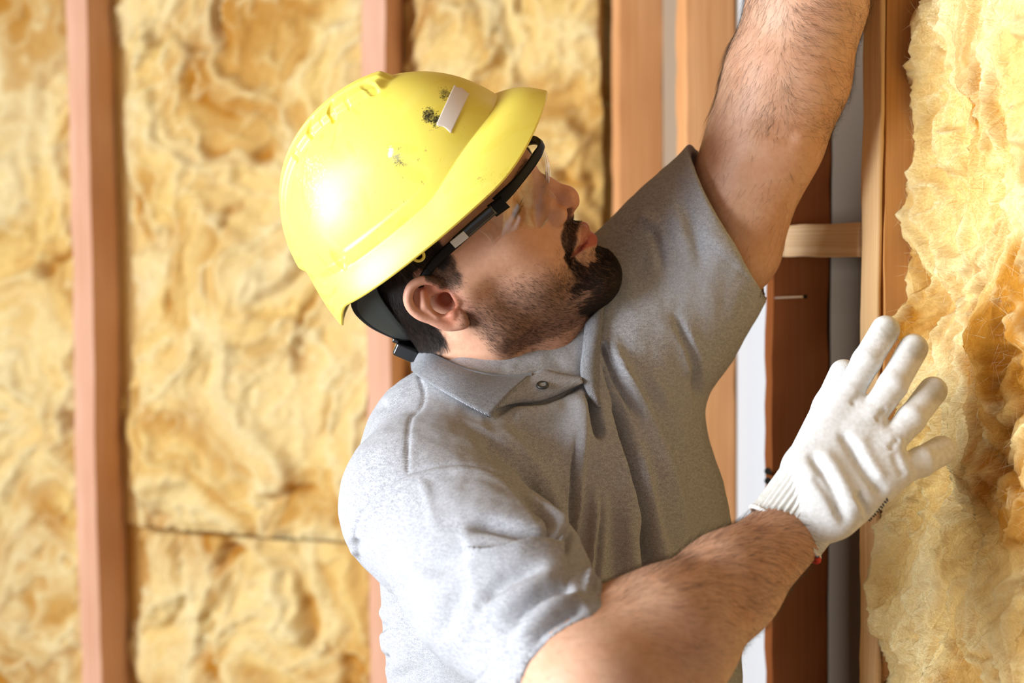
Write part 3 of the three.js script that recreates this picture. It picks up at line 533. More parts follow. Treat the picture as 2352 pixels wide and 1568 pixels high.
// hair, beard, brows, lashes
const hairMat = std({ color: lin(0.018, 0.013, 0.011), roughness: 0.42, specularIntensity: 0.7 }), beardMat = std({ color: lin(0.026, 0.014, 0.009), roughness: 0.45, specularIntensity: 0.6 });
{
  const list = [], face = [], D = (q) => { const x = q.x * 1000, y = q.y * 1000, z = q.z * 1000; if (z < -20 && x < 60) return 0.1; return beardAt(x, y, z)[0]; };
  scatter(headGeo0, 31000, 5, D, (p, n, r) => {
    const x = p.x * 1000, y = p.y * 1000, z = p.z * 1000, [d, len] = beardAt(x, y, z); if (d < 0.03) return;
    const dir = V(0.35, -0.95, 0.1 * Math.sign(z)); if (x > 74 && y > -46) dir.set(0.1, -0.8, 0.75 * Math.sign(z)); if (y < -70) dir.set(0.75, -0.55, 0); if (y < -60 && x < 40) dir.set(0.55, -0.75, 0);
    dir.x += (r() - 0.5) * 0.5; dir.y += (r() - 0.5) * 0.5; dir.z += (r() - 0.5) * 0.5; dir.addScaledVector(n, -dir.dot(n)).normalize().addScaledVector(n, len > 4 ? 0.34 : 0.40);
    list.push({ p: p.clone(), dir, n: n.clone(), len: len * (0.6 + 0.7 * r()) / 1000, wide: (len > 4 ? 0.000105   : 0.000056) * (0.8 + 0.5 * r()) });
  });
  inHead(strands(person, 'beard', list, hairGeo(1, 9), beardMat, 'short dark beard, moustache and cheek stubble'));
  const hl = [];
  scatter(headGeo0, 9000, 6, (q) => { const x = q.x * 1000, y = q.y * 1000, z = q.z * 1000; return z > -30 && y < 66 && x < 30 ? Math.pow(hairAt(x, y, z), 2) : 0; }, (p, n, r) => {
    const dir = V(-0.45, -0.9, 0); if (p.x > -0.02) dir.set(0.05, -1, 0); dir.x += (r() - 0.5) * 0.5; dir.z += (r() - 0.5) * 0.4; dir.addScaledVector(n, -dir.dot(n)).normalize().addScaledVector(n, 0.4);
    hl.push({ p: p.clone(), dir, n: n.clone(), len: (p.x > -0.02 ? 0.006 : p.y < -0.005 ? 0.0055 : 0.009) * (0.6 + 0.7 * r()), wide: 0.00011 });
  });
  inHead(strands(person, 'hair', hl, hairGeo(1, 12), hairMat, 'short black hair below the hard hat'));
  const br = [], ey = [], r = rng(8), bv = bvhOf(headGeo0), hit = (x, y, z) => { RAY.origin.set(0.2, y, z); RAY.direction.set(-1, 0, 0); return bv.raycastFirst(RAY, THREE.DoubleSide); };
  for (const s of [1, -1]) {
    for (let i = 0; i < 420; i++) { const t = r(), h = hit(0, (42 + 3.5 * Math.sin(t * 2.4) - t * 2 + (r() - 0.5) * (8 - 4 * t)) / 1000, s * (9 + 41 * t) / 1000); if (!h) continue; const n = h.face.normal.clone(); if (n.x < 0) n.negate(); br.push({ p: h.point, dir: V(-0.2, 0.5 - t + (r() - 0.5) * 0.5, s * 0.9).addScaledVector(n, 0.35), n, len: 0.006 + 0.004 * r(), wide: 0.0001 }); }
    for (let i = 0; i < 90; i++) { const t = r(), up = r() < 0.62, p = V(0.0862 - 0.0065 * t * t, 0.0220 + (up ? 0.0012 : -0.0010), s * (0.026 + 0.021 * t)); ey.push({ p, dir: V(0.9, up ? 0.45 : -0.35, s * 0.7 * (t - 0.3)), n: V(0, up ? 1 : -1, 0), len: up ? 0.005 : 0.003, wide: 0.00006 }); }
  }
  inHead(strands(person, 'eyebrows', br, hairGeo(1, 10), beardMat)); inHead(strands(person, 'eyelashes', ey, hairGeo(1, 14), hairMat));
}
// ---------------------------------------------------------------- hard hat (head axes, millimetres -> metres)
const hatBase = toWorld(V(0.008, 0.06, 0).applyMatrix4(HM)), HATM = CAM.clone().multiply(HM).premultiply(new THREE.Matrix4().makeTranslation(-hatBase.x, -hatBase.y, -hatBase.z));
const inHat = (m) => { m.applyMatrix4(HATM); return m; };
const hat = thing('hard_hat', 'scuffed bright yellow hard hat with a strip of white tape, worn tipped back', 'hard hat', hatBase);
const NT = 420;
// shell radius along th at height u (mm): ellipse dome, centre 6,0
function domeR(th) { const a = Math.cos(th) > 0 ? 122 : 114, b = 96, e = 2.25; return 1 / Math.pow(Math.pow(Math.abs(Math.cos(th)) / a, e) + Math.pow(Math.abs(Math.sin(th)) / b, e), 1 / e); }
const DOME_TOP = 184, DOME_U = 58;
function domePoint(th, u) { const h = clamp((u - DOME_U) / (DOME_TOP - DOME_U)), k = Math.pow(Math.max(0, 1 - Math.pow(h, 2.15)), 1 / 2.15), R = domeR(th) * k; return V(4 + R * Math.cos(th), u, R * Math.sin(th)); }
function junctionU(th) { const c = Math.cos(th); return 84 + 15 * sstep(0.35, 0.95, c) + 4 * sstep(-0.5, -1, c); }
function rimPoint(th) {
  const c = Math.cos(th), s = Math.sin(th), back = sstep(-0.62, -0.98, c), fr = c > 0, a = fr ? 153 : 119, b = 111, e = fr ? 2.1 : 2.2;
  const R = 1 / Math.pow(Math.pow(Math.abs(c) / a, e) + Math.pow(Math.abs(s) / b, e), 1 / e), x = 4 + R * c, z = R * s;
  return V(x, 60 + (fr ? 17 * Math.pow(clamp((x - 92) / 65), 2) : 0) - 23 * back, z);
}
function hatSurface(th, v) { // v 0 rim .. 0.22 junction .. 1 crown
  const uj = junctionU(th);
  if (v < 0.22) { const t = v / 0.22, r = rimPoint(th), j = domePoint(th, uj), p = r.clone().lerp(j, t), c = Math.cos(th), front = sstep(0.28, 0.86, c); p.addScaledVector(V(c, 0, Math.sin(th)), 1.6 * 4 * t * (1 - t)); p.y += front * 5 * Math.sin(Math.PI * t); return p; }
  const t = (v - 0.22) / 0.78, hj = (uj - DOME_U) / (DOME_TOP - DOME_U), a0 = Math.asin(clamp(hj)), a = mixf(a0, Math.PI / 2, t); return domePoint(th, DOME_U + (DOME_TOP - DOME_U) * Math.sin(a));
}
const hatDents = []; // [point mm, radii, depth]
function hatLift(p, th, v) { // outward relief in mm
  let d = 0; const x = p.x, y = p.y, z = Math.abs(p.z);
  // raised ridge over the crown from the nape to above the forehead
  const w = 27 - 5 * sstep(20, 70, x), end = sstep(67, 56, x + 0.25 * z) * sstep(88, 98, y); d += 5.2 * end * sstep(w + 2.2, w - 2.2, z);
  d += 2.2 * end * sstep(9, 6, z);
  // belt above the flange, with its step behind the ear
  if (v >= 0.2 && x > -42) d += 1.0 * sstep(-42, -40, x) * sstep(junctionU(th) + 13, junctionU(th) + 10.5, y) * sstep(0.205, 0.225, v) * sstep(0.7, -0.1, Math.cos(th));
  if (v >= 0.2 && x <= -42) d += 0.6 * sstep(junctionU(th) + 8, junctionU(th) + 6.5, y) * sstep(0.205, 0.225, v) * sstep(-70, -66, x);
  for (const q of hatDents) { const a = p.clone().sub(q[0]), s = a.dot(q[1]) / q[2], t = a.dot(q[3]) / q[4], m = Math.hypot(s, t); if (a.length() < 20 && m < 1.2) d -= q[5] * sstep(1.1, 0.5, m) * (0.35 + 0.65 * sstep(-1, 0.8, s)); }
  return d;
}
const NV = 210, vOf = (i) => { const t = i / NV; return t < 0.3 ? t / 0.3 * 0.22 : 0.22 + (t - 0.3) / 0.7 * 0.78; };
function buildHat() {
  const P = [], U = [], I = [], th0 = 3.2; let base = [];
  for (let i = 0; i <= NV; i++) { const v = vOf(i), row = []; for (let j = 0; j <= NT; j++) row.push(hatSurface(j / NT * 2 * Math.PI, v)); base.push(row); }
  const nrm = (i, j) => { if (i >= NV - 1) return V(0, 1, 0); const a = base[Math.max(0, i - 1)][j], b = base[Math.min(NV, i + 1)][j], c = base[i][(j + NT - 1) % NT], d = base[i][(j + 1) % NT]; return b.clone().sub(a).cross(d.clone().sub(c)).normalize(); };
  const outer = base.map((row, i) => row.map((p, j) => { const th = j / NT * 2 * Math.PI; return p.clone().addScaledVector(nrm(i, j), hatLift(p, th, vOf(i))); }));
  const inner = base.map((row, i) => row.map((p, j) => { const q = p.clone().addScaledVector(nrm(i, j), -th0); return q; }));
  const L = NT + 1, put = (p, u, v) => { P.push(p.x / 1000, p.y / 1000, p.z / 1000); U.push(u, v); };
  for (let i = 0; i <= NV; i++) for (let j = 0; j <= NT; j++) { const p = outer[i][j]; put(p, j / NT, i / NV); }
  const lip = 4; // rounded rim
  for (let k = 0; k <= lip; k++) for (let j = 0; j <= NT; j++) { const a = outer[0][j], b = inner[0][j], t = k / lip, m = a.clone().lerp(b, t), out = a.clone().sub(outer[6][j]).normalize(); m.addScaledVector(out, 1.4 * Math.sin(Math.PI * t)); put(m, j / NT, 0); }
  for (let i = 0; i <= NV; i += 3) for (let j = 0; j <= NT; j++) put(inner[i][j], j / NT, i / NV);
  const strip = (r0, n) => { for (let i = 0; i < n; i++) for (let j = 0; j < NT; j++) { const a = (r0 + i) * L + j; I.push(a, a + L, a + 1, a + 1, a + L, a + L + 1); } }, stripR = (r0, n) => { for (let i = 0; i < n; i++) for (let j = 0; j < NT; j++) { const a = (r0 + i) * L + j; I.push(a, a + 1, a + L, a + 1, a + L + 1, a + L); } };
  strip(0, NV); stripR(NV + 1, lip); stripR(NV + 1 + lip + 1, Math.floor(NV / 3));
  const g = new THREE.BufferGeometry(); g.setAttribute('position', new THREE.Float32BufferAttribute(P, 3)); g.setAttribute('uv', new THREE.Float32BufferAttribute(U, 2)); g.setIndex(I); g.computeVertexNormals();
  // join the seam's normals
  const n = g.attributes.normal; for (let r = 0; r < P.length / 3 / L; r++) { const a = r * L, b = a + NT, q = V(n.getX(a) + n.getX(b), n.getY(a) + n.getY(b), n.getZ(a) + n.getZ(b)).normalize(); n.setXYZ(a, q.x, q.y, q.z); n.setXYZ(b, q.x, q.y, q.z); }
  for (let j = 0; j <= NT; j++) n.setXYZ(NV * L + j, 0, 1, 0);
  return g;
}
let hatGeo = buildHat();
const HEYE = (g) => bvhOf(g.clone().applyMatrix4(HM)); // for looking up places
let hatBVH = HEYE(hatGeo);
const hatAt = (px, py) => { const h = shoot(hatBVH, px, py); return h ? h.point.clone() : null; };
const toHead = (p) => p.clone().applyMatrix4(HI).multiplyScalar(1000);
for (const [px, py, ang, rl, rw, dep] of [[850, 206, 20, 9, 5, 2.6], [763, 262, 70, 8, 3.6, 3.4], [713, 300, 75, 8, 3.4, 3.4], [684, 356, 80, 7, 3.2, 3.2], [776, 598, 35, 9, 4.6, 3.6], [800, 240, 65, 7, 2, 0.8], [738, 275, 70, 7, 2, 0.8]]) {
  const a = hatAt(px, py), b = hatAt(px + 4 * Math.cos(ang * Math.PI / 180), py + 4 * Math.sin(ang * Math.PI / 180)), c = hatAt(px + 4 * Math.sin(ang * Math.PI / 180), py - 4 * Math.cos(ang * Math.PI / 180)); if (!a || !b || !c) continue;
  const A0 = toHead(a), d1 = toHead(b).sub(A0).normalize(), d2 = toHead(c).sub(A0).normalize(); hatDents.push([A0, d1, rl, d2, rw, dep]);
}
hatGeo = buildHat(); hatBVH = HEYE(hatGeo);
// wear: scuffs and grime specks where they sit on the shell, plus a painted highlight
const hatTex = (() => {
  const w = 2048, h = 1024, cv = document.createElement('canvas'); cv.width = w; cv.height = h; const x = cv.getContext('2d'), r = rng(77);
  x.fillStyle = '#f5e464'; x.fillRect(0, 0, w, h);
  const uvAt = (px, py) => { const q = shoot(hatBVH, px, py); if (!q) return null; const f = q.faceIndex * 3, ix = hatBVH.geometry.index, uv = hatBVH.geometry.attributes.uv; let u = 0, v = 0; for (let k = 0; k < 3; k++) { u += uv.getX(ix.getX(f + k)) / 3; v += uv.getY(ix.getX(f + k)) / 3; } return [u * w, (1 - v) * h]; };
  const speck = (px, py, n, sp, size, col, al) => { for (let i = 0; i < n; i++) { const q = uvAt(px + (r() + r() - 1) * sp[0], py + (r() + r() - 1) * sp[1]); if (!q) continue; x.globalAlpha = al * (0.4 + 0.6 * r()); x.fillStyle = col; x.beginPath(); x.ellipse(q[0], q[1], size * (0.4 + r()), size * (0.3 + 0.7 * r()), r() * 3, 0, 7); x.fill(); } };
  for (let i = 0; i < 260; i++) { x.globalAlpha = 0.05 + 0.07 * r(); x.fillStyle = r() < 0.5 ? '#fff6a0' : '#d9b810'; x.beginPath(); x.ellipse(r() * w, r() * h, 10 + 60 * r(), 4 + 20 * r(), r() * 3, 0, 7); x.fill(); }
  for (let i = 0; i < 900; i++) { x.globalAlpha = 0.10 + 0.2 * r(); x.strokeStyle = r() < 0.6 ? '#fffbc4' : '#a98f1c'; x.lineWidth = 0.6 + r(); const a = r() * w, b = r() * h, t = r() * 6.3, l = 4 + 30 * r() * r(); x.beginPath(); x.moveTo(a, b); x.lineTo(a + l * Math.cos(t), b + l * Math.sin(t) * 0.6); x.stroke(); }
  // grey black grime beside the tape
  speck(985, 266, 26, [9, 14], 11, '#3a3826', 0.22); speck(1000, 278, 16, [6, 12], 10, '#3a3826', 0.22); speck(1022, 214, 16, [9, 9], 9, '#45422c', 0.16); speck(912, 366, 14, [8, 9], 9, '#8c8a70', 0.25); speck(896, 350, 10, [4, 9], 8, '#dcdcd2', 0.4);
  speck(1024, 212, 90, [18, 16], 2.2, '#2b2a20', 0.5); speck(1020, 222, 40, [12, 10], 2.6, '#2b2a20', 0.5); speck(985, 265, 120, [16, 22], 2.6, '#1f1e18', 0.65); speck(1000, 275, 80, [12, 22], 2.6, '#1f1e18', 0.7); speck(978, 262, 40, [9, 14], 3, '#2a2820', 0.7);
  speck(908, 358, 90, [16, 18], 2.4, '#8f8f86', 0.6); speck(918, 374, 60, [12, 9], 2.4, '#55533f', 0.55); speck(898, 348, 60, [8, 16], 3, '#d9dcd6', 0.8); speck(932, 378, 16, [6, 5], 2, '#6b6850', 0.6); speck(916, 342, 12, [6, 6], 2, '#6b6850', 0.6);
  speck(708, 376, 40, [10, 16], 3, '#aeb6bb', 0.8); speck(720, 400, 200, [45, 55], 5, '#f4f3dc', 0.25); speck(735, 460, 120, [40, 45], 4, '#f6f4d8', 0.25);  // broad pale specks: highlight on the left of the dome, painted in
  for (const [a, b, s] of [[868, 316, 5], [852, 336, 5], [845, 360, 4], [890, 392, 6], [869, 380, 4], [925, 408, 4], [885, 448, 4], [863, 443, 4], [926, 463, 6], [898, 480, 3], [960, 367, 4], [977, 345, 4], [970, 420, 6], [793, 571, 6], [858, 320, 4], [740, 630, 4], [1110, 413, 5], [867, 190, 6], [846, 212, 5], [1100, 410, 6], [905, 375, 5], [866, 527, 3], [820, 470, 3], [990, 300, 6]]) speck(a, b, 9, [s, s * 0.7], 1.6, '#6f6a45', 0.6);
  for (let i = 0; i < 140; i++) speck(700 + 480 * r(), 200 + 400 * r(), 1, [2, 2], 1.1, '#6a6334', 0.5);
  for (let i = 0; i < 40; i++) speck(1090 + 80 * r(), 390 + 60 * r(), 2, [3, 3], 1.1, '#7d6a1c', 0.4);
  x.globalAlpha = 1; const t = new THREE.CanvasTexture(cv); t.colorSpace = THREE.SRGBColorSpace; t.wrapS = THREE.RepeatWrapping; return t;
})();
const hatMat = std({ map: hatTex, roughness: 0.36, specularIntensity: 0.8 });
const hatYellow = std({ color: 0xf5e464, roughness: 0.4 });
inHat(add(hat, 'shell', hatGeo, hatMat));
{ // tape
  const c = [[1043, 196], [1078, 215], [1036, 304], [1002, 285]], P = [], n = 14, m = 28, rows = [];
  for (let i = 0; i <= m; i++) { const row = [], t = i / m; for (let j = 0; j <= n; j++) { const s = j / n, jag = (t === 0 ? 2.2 * Math.sin(s * 9) : t === 1 ? 2.5 * Math.sin(s * 7 + 1) : 0); const px = mixf(mixf(c[0][0], c[1][0], s), mixf(c[3][0], c[2][0], s), t), py = mixf(mixf(c[0][1], c[1][1], s), mixf(c[3][1], c[2][1], s), t) + jag; const q = hatAt(px, py); row.push(q.applyMatrix4(HI)); } rows.push(row); }
  const ctr = V(0.02, 0.1, 0); for (const row of rows) for (const p of row) p.addScaledVector(p.clone().sub(ctr).normalize(), 0.0006);
  inHat(add(hat, 'tape', sheet(rows, 0.0005), std({ color: lin(0.78, 0.70, 0.62), roughness: 0.75, side: THREE.DoubleSide }), { label: 'strip of whitish tape' }));
}
{ // little strap loop under the rim
  const t = new THREE.TorusGeometry(0.0048, 0.0013, 10, 28); t.translate(0.0105, 0.0565, 0.0985); inHat(add(hat, 'strap_loop', t, hatYellow));
}
{ // dark band round the nape, its foam edge, and the adjuster
  const strap = std({ color: lin(0.030, 0.036, 0.032), roughness: 0.7 }), gloss = std({ color: lin(0.008, 0.009, 0.010), roughness: 0.25, clearcoat: 0.6 }), foam = std({ color: lin(0.012, 0.011, 0.010), roughness: 1 });
  const topL = [[-30, 70, 86], [-46, 50, 77], [-57, 20, 62], [-66, -4, 42], [-75, -17, 20], [-81, -20, 0]], botL = [[-62, 64, 80], [-82, 46, 60], [-88, 26, 46], [-88, 6, 32], [-86, -14, 16], [-87, -24, 0]];
  const mir = (a) => [...a.map((q) => V(q[0], q[1], q[2]).multiplyScalar(0.001)), ...a.slice(0, -1).reverse().map((q) => V(q[0], q[1], -q[2]).multiplyScalar(0.001))];
  const rows = ruled(mir(topL), mir(botL), 61, 8, 0.002, V(-1, 0, 0)); inHat(add(hat, 'nape_band', sheet(rows, 0.0022), strap));
  const edge = rows[rows.length - 1]; const nb0 = tube(edge.map((p) => p.clone().add(V(0.0025, -0.001, 0))), 0.0032, 90, 8); inHat(add(hat, 'foam_edge', nb0, foam));
  const b = new RoundedBoxGeometry(0.014, 0.021, 0.050, 4, 0.003); b.rotateZ(0.45); b.translate(-0.088, -0.022, 0.004); const bk = inHat(add(hat, 'adjuster', b, gloss));
  const lip = new RoundedBoxGeometry(0.005, 0.006, 0.054, 3, 0.002); lip.rotateZ(0.45); lip.translate(-0.086, -0.007, 0.004); add(bk, 'adjuster_lip', lip, gloss);
}
// ---------------------------------------------------------------- safety glasses
const glBase = toWorld(V(0.09, 0.03, 0).applyMatrix4(HM)), GM = CAM.clone().multiply(HM).premultiply(new THREE.Matrix4().makeTranslation(-glBase.x, -glBase.y, -glBase.z)), inGl = (m) => { m.applyMatrix4(GM); return m; };
const glasses = thing('safety_glasses', 'clear wraparound safety glasses with black brow bar and dark temples, worn under the hard hat', 'safety glasses', glBase);
{
  const black = std({ color: lin(0.006, 0.006, 0.007), roughness: 0.5, specularIntensity: 0.4 }), smoke = std({ color: lin(0.03, 0.032, 0.033), roughness: 0.28, clearcoat: 0.5 }), clear = std({ color: lin(0.97, 0.96, 0.93), roughness: 0.03, transmission: 1, thickness: 0, ior: 1.58, specularIntensity: 1 });
  // plan curve of the front: s -1..1 from his left to his right
  const front = (s) => { const z = 69 * Math.sin(s * 1.28) / Math.sin(1.28), x = 124 - 41 * Math.pow(Math.abs(s), 1.55); return [x, z]; };
  const n = 72, mm = (q) => V(q[0], q[1], q[2]).multiplyScalar(0.001), both = (a) => [...a.slice(1).reverse().map((q) => mm([q[0], q[1], -q[2]])), ...a.map(mm)];
  const topC = both([[123, 43, 0], [120.5, 43, 14], [116, 43, 28], [108, 43, 43], [97, 42.5, 58], [83, 42, 67], [68, 41, 71.5], [54, 40.5, 73]]), botC = both([[113, 24, 0], [110, 17, 6], [104, 7, 11], [97, -2, 17], [92, -4, 26], [83, -2.5, 41], [70, 3, 55], [60, 8, 62.5], [53, 14, 68]]);
  inGl(add(glasses, 'lens', sheet(ruled(topC, botC, 121, 22, 0.0035, V(1, 0, 0)).reverse(), 0.0018), clear, { label: 'clear wraparound lens' }));
  inGl(add(glasses, 'lens_edge', tube(botC, 0.0010, 160, 8), std({ color: lin(0.9, 0.88, 0.84), roughness: 0.15, transmission: 0.75, thickness: 0, ior: 1.5 })));
  // brow bar
  const bar = []; for (let k = 0; k <= 4; k++) { const row = []; for (let j = 0; j <= n; j++) { const s = (j / n * 2 - 1) * 1.02, [x, z] = front(s); const hh = 3.6 + 1.2 * sstep(0.55, 0.95, Math.abs(s)) - 1.0 * sstep(0.2, 0.0, Math.abs(s)); row.push(V(x + 1.2 - 0.5 * Math.abs(k - 2), 45 + hh - 2 * hh * k / 4, z).multiplyScalar(0.001)); } bar.push(row); }
  inGl(add(glasses, 'brow_bar', sheet(bar, 0.0042), black));
  for (const s of [1, -1]) {
    const sec = (pts, hgt, th, name, mat, par) => { const r = resample(pts.map((q) => V(q[0], q[1], q[2] * s).multiplyScalar(0.001)), 24), rows2 = [0, 1, 2, 3, 4].map((k) => r.map((p, j) => p.clone().add(V(0, hgt(j / 23) * (0.5 - k / 4), 0)).add(V(0, 0, s * 0.0006 * (2 - Math.abs(k - 2)))))); if (s > 0) rows2.reverse(); return inGl(add(par, name, sheet(rows2, th), mat)); };
    const hinge = sec([[88, 41, 67], [80, 42, 70], [75, 42.5, 71.5]], () => 0.0115, 0.005, 'hinge', black, glasses);
    const tm = sec([[78, 43, 72], [56, 42.5, 74.5], [36, 41.5, 76.5]], () => 0.0085, 0.0042, 'temple', smoke, glasses);
    const t2 = sec([[38, 41.5, 76.8], [16, 40, 78.2], [2, 37.5, 79]], (t) => 0.008 - 0.001 * t, 0.0036, 'temple_sleeve', black, glasses);
    sec([[4, 37.8, 79], [-8, 34, 79], [-20, 26, 77], [-28, 14, 74]], (t) => 0.007 - 0.002 * t, 0.003, 'temple_tip', black, glasses);
    const lab = new RoundedBoxGeometry(0.0150, 0.0072, 0.0012, 3, 0.0005); lab.rotateY(0.08 * s); lab.translate(0.0400, 0.0416, 0.0794 * s); inGl(add(glasses, 'white_patch', lab, std({ color: lin(0.75, 0.76, 0.76), roughness: 0.5 }), { label: 'small white patch on the temple' }));
    const pad = new THREE.SphereGeometry(1, 16, 12); pad.scale(0.003, 0.009, 0.0022); pad.rotateZ(0.25); pad.translate(0.106, 0.012, 0.0145 * s); inGl(add(glasses, 'nose_pad', pad, clear));
  }
}
// ---------------------------------------------------------------- arms and trunk (eye frame, metres)
const c3 = (px, py, d) => A(C(px, py, d));
// right arm (near): shoulder, elbow, wrist; left arm (raised)
const S1 = c3(985, 1160, 1.30), E1 = c3(1372, 1600, 1.075), W1 = c3(1806, 1228, 1.215);
const S2 = c3(1520, 740, 1.50), E2 = c3(1742, 335, 1.44), F2 = c3(1852, 0, 1.41), W2 = c3(1905, -330, 1.42);
const lerp3 = (a, b, t) => [mixf(a[0], b[0], t), mixf(a[1], b[1], t), mixf(a[2], b[2], t)];
const armNear = [
  ['c\'', 0.02, S1, E1, 0.056, 0.046], ['c\'', 0.03, E1, lerp3(E1, W1, 0.32), 0.045, 0.0465], ['c\'', 0.03, lerp3(E1, W1, 0.32), lerp3(E1, W1, 0.66), 0.0455, 0.036], ['c\'', 0.02, lerp3(E1, W1, 0.66), W1, 0.036, 0.0285],
];
const armFar = [
  ['c\'', 0.02, S2, c3(1670, 560, 1.475), 0.054, 0.048], ['c\'', 0.02, c3(1670, 560, 1.475), c3(1706, 440, 1.455), 0.0475, 0.0455], ['c\'', 0.02, c3(1706, 440, 1.455), c3(1758, 318, 1.44), 0.046, 0.049],
  ['c\'', 0.025, c3(1758, 318, 1.44), c3(1808, 175, 1.425), 0.049, 0.0535], ['c\'', 0.02, c3(1808, 175, 1.425), c3(1856, 0, 1.41), 0.0535, 0.050], ['c\'', 0.02, c3(1856, 0, 1.41), c3(1905, -330, 1.40), 0.050, 0.030],
];
// crease inside the elbow
armFar.push(['C\'', 0.012, c3(1640, 278, 1.372), c3(1745, 296, 1.378), 0.0012, 0.0010], ['C\'', 0.012, c3(1745, 296, 1.378), c3(1815, 318, 1.385), 0.0010, 0.0006]);
const HIPY = -0.62;
const trunk = [
  ['c\'', 0.03, c3(1150, 915, 1.445), c3(1200, 1080, 1.46), 0.052, 0.070], ['c\'', 0.06, c3(1010, 1140, 1.34), c3(1440, 880, 1.485), 0.045, 0.05], ['c\'', 0.06, c3(1440, 880, 1.485), S2, 0.05, 0.05],
  ['c\'', 0.08, c3(1210, 1100, 1.46), c3(1290, 1650, 1.46), 0.080, 0.09], ['c\'', 0.02, c3(1010, 1140, 1.34), S1, 0.045, 0.056],
];
const bodyF = field([...trunk, ...armNear, ...armFar]);
const parts = [];
const paintSkin = (g, fn) => { const p = g.attributes.position, K = new Float32Array(p.count * 3); for (let i = 0; i < p.count; i++) K.set(fn(p.getX(i), p.getY(i), p.getZ(i)), i * 3); g.setAttribute('color', new THREE.BufferAttribute(K, 3)); return g; };
const armSkin = (x, y, z) => { const n = fbm3(x * 22, y * 22, z * 22, 3), m = fbm3(x * 70, y * 70, z * 70, 2); const w = clamp(0.35 + 0.9 * n); return [0.70 + 0.02 * m - 0.05 * w, 0.44 + 0.03 * m - 0.08 * w, 0.30 + 0.03 * m - 0.08 * w]; };
const armSkin2 = (x, y, z) => { const k = armSkin(x, y, z), [px, py] = pix({ x, y, z }), mole = Math.max(sstep(6, 2, Math.hypot(px - 1824, py - 108)), 0.5 * sstep(4, 1.5, Math.hypot(px - 1823, py - 26))); return [mixf(k[0], 0.2, mole), mixf(k[1], 0.09, mole), mixf(k[2], 0.06, mole)]; };
const nearArmGeo = netSDF(field(armNear), [-0.02, -0.33, -1.30], [0.25, -0.09, -1.0], 0.0034);
const farArmGeo = netSDF(field(armFar), [0.10, -0.01, -1.60], [0.40, 0.50, -1.30], 0.0036);
const trunkGeo = netSDF(field(trunk), [-0.17, -0.46, -1.62], [0.24, 0.03, -1.20], 0.007);
paintSkin(nearArmGeo, armSkin); paintSkin(farArmGeo, armSkin2); paintSkin(trunkGeo, armSkin);
// hands: near one inside the glove, far one closed on the timber above the picture
const HAND = { // glove fingers: base, middle, tip (photograph pixels and depth), radius
  d: [[1842, 1062, 1.225], [1868, 1102, 1.215], [1896, 1146, 1.205], [1925, 1190, 1.20]],
  f: [
    [[1950, 903, 1.245], [1990, 830, 1.252], [2034, 757, 1.262], 0.0120],
    [[1998, 962, 1.232], [2050, 885, 1.240], [2098, 800, 1.258], 0.0122],
    [[2040, 1022, 1.222], [2093, 962, 1.232], [2143, 897, 1.252], 0.0118],
    [[2062, 1083, 1.215], [2116, 1060, 1.226], [2163, 1034, 1.246], 0.0122],
  ],
  t: [[1850, 1060, 1.262], [1906, 935, 1.285], [1938, 858, 1.288], 0.0115],
};
const handField = (fat, k) => { const L = [];
  HAND.f.forEach((f, i) => { const a = c3(...f[0]); L.push(['c\'', k * 1.3, c3(...HAND.d[i]), a, 0.0130 + fat, 0.0108 + fat]); });
  HAND.f.forEach((f) => { const [a, b, c, r] = f, q = (v) => c3(...v); L.push(['c\'', 0.0025, q(a), q(b), r * 0.83 + fat, r * 0.88 + fat], ['c\'', 0.003, q(b), q(c), r * 0.87 + fat, r * 0.885 + fat]); });
  const t = HAND.t; L.push(['c\'', k, c3(...t[0]), c3(...t[1]), 0.0145 + fat, 0.0125 + fat], ['c\'', k * 0.4, c3(...t[1]), c3(...t[2]), 0.0122 + fat, 0.0110 + fat]);
  L.push(['c\'', k * 1.5, W1, c3(1872, 1128, 1.222), 0.027 + fat, 0.022 + fat], ['c\'', k * 1.5, c3(1872, 1128, 1.222), c3(1962, 1030, 1.238), 0.020 + fat, 0.011 + fat], ['c\'', k * 1.5, c3(1910, 1165, 1.212), c3(2020, 1095, 1.225), 0.016 + fat, 0.011 + fat]); return L; };
const handGeo = paintSkin(netSDF(field(handField(-0.0035, 0.012)), [0.17, -0.20, -1.32], [0.37, 0.03, -1.16], 0.003), armSkin);
const gripY = 0.52;
const farHand = (() => { const w = c3(1905, -330, 1.40), L = [['c\'', 0.01, w, c3(1925, -480, 1.40), 0.030, 0.026], ['c\'', 0.02, c3(1890, -470, 1.40), c3(1950, -560, 1.39), 0.022, 0.022]];
  for (let i = 0; i < 4; i++) { const y = -470 - i * 48; L.push(['c\'', 0.006, c3(1945, y, 1.372), c3(2010, y - 10, 1.36), 0.0105, 0.010], ['c\'', 0.004, c3(2010, y - 10, 1.36), c3(2062, y - 6, 1.37), 0.010, 0.009], ['c\'', 0.004, c3(2062, y - 6, 1.37), c3(2082, y, 1.395), 0.009, 0.0085]); }
  L.push(['c\'', 0.01, c3(1915, -440, 1.43), c3(1945, -540, 1.455), 0.014, 0.011], ['c\'', 0.005, c3(1945, -540, 1.455), c3(1958, -600, 1.47), 0.011, 0.010]); return paintSkin(netSDF(field(L), [0.24, 0.40, -1.52], [0.40, 0.62, -1.32], 0.003), armSkin); })();
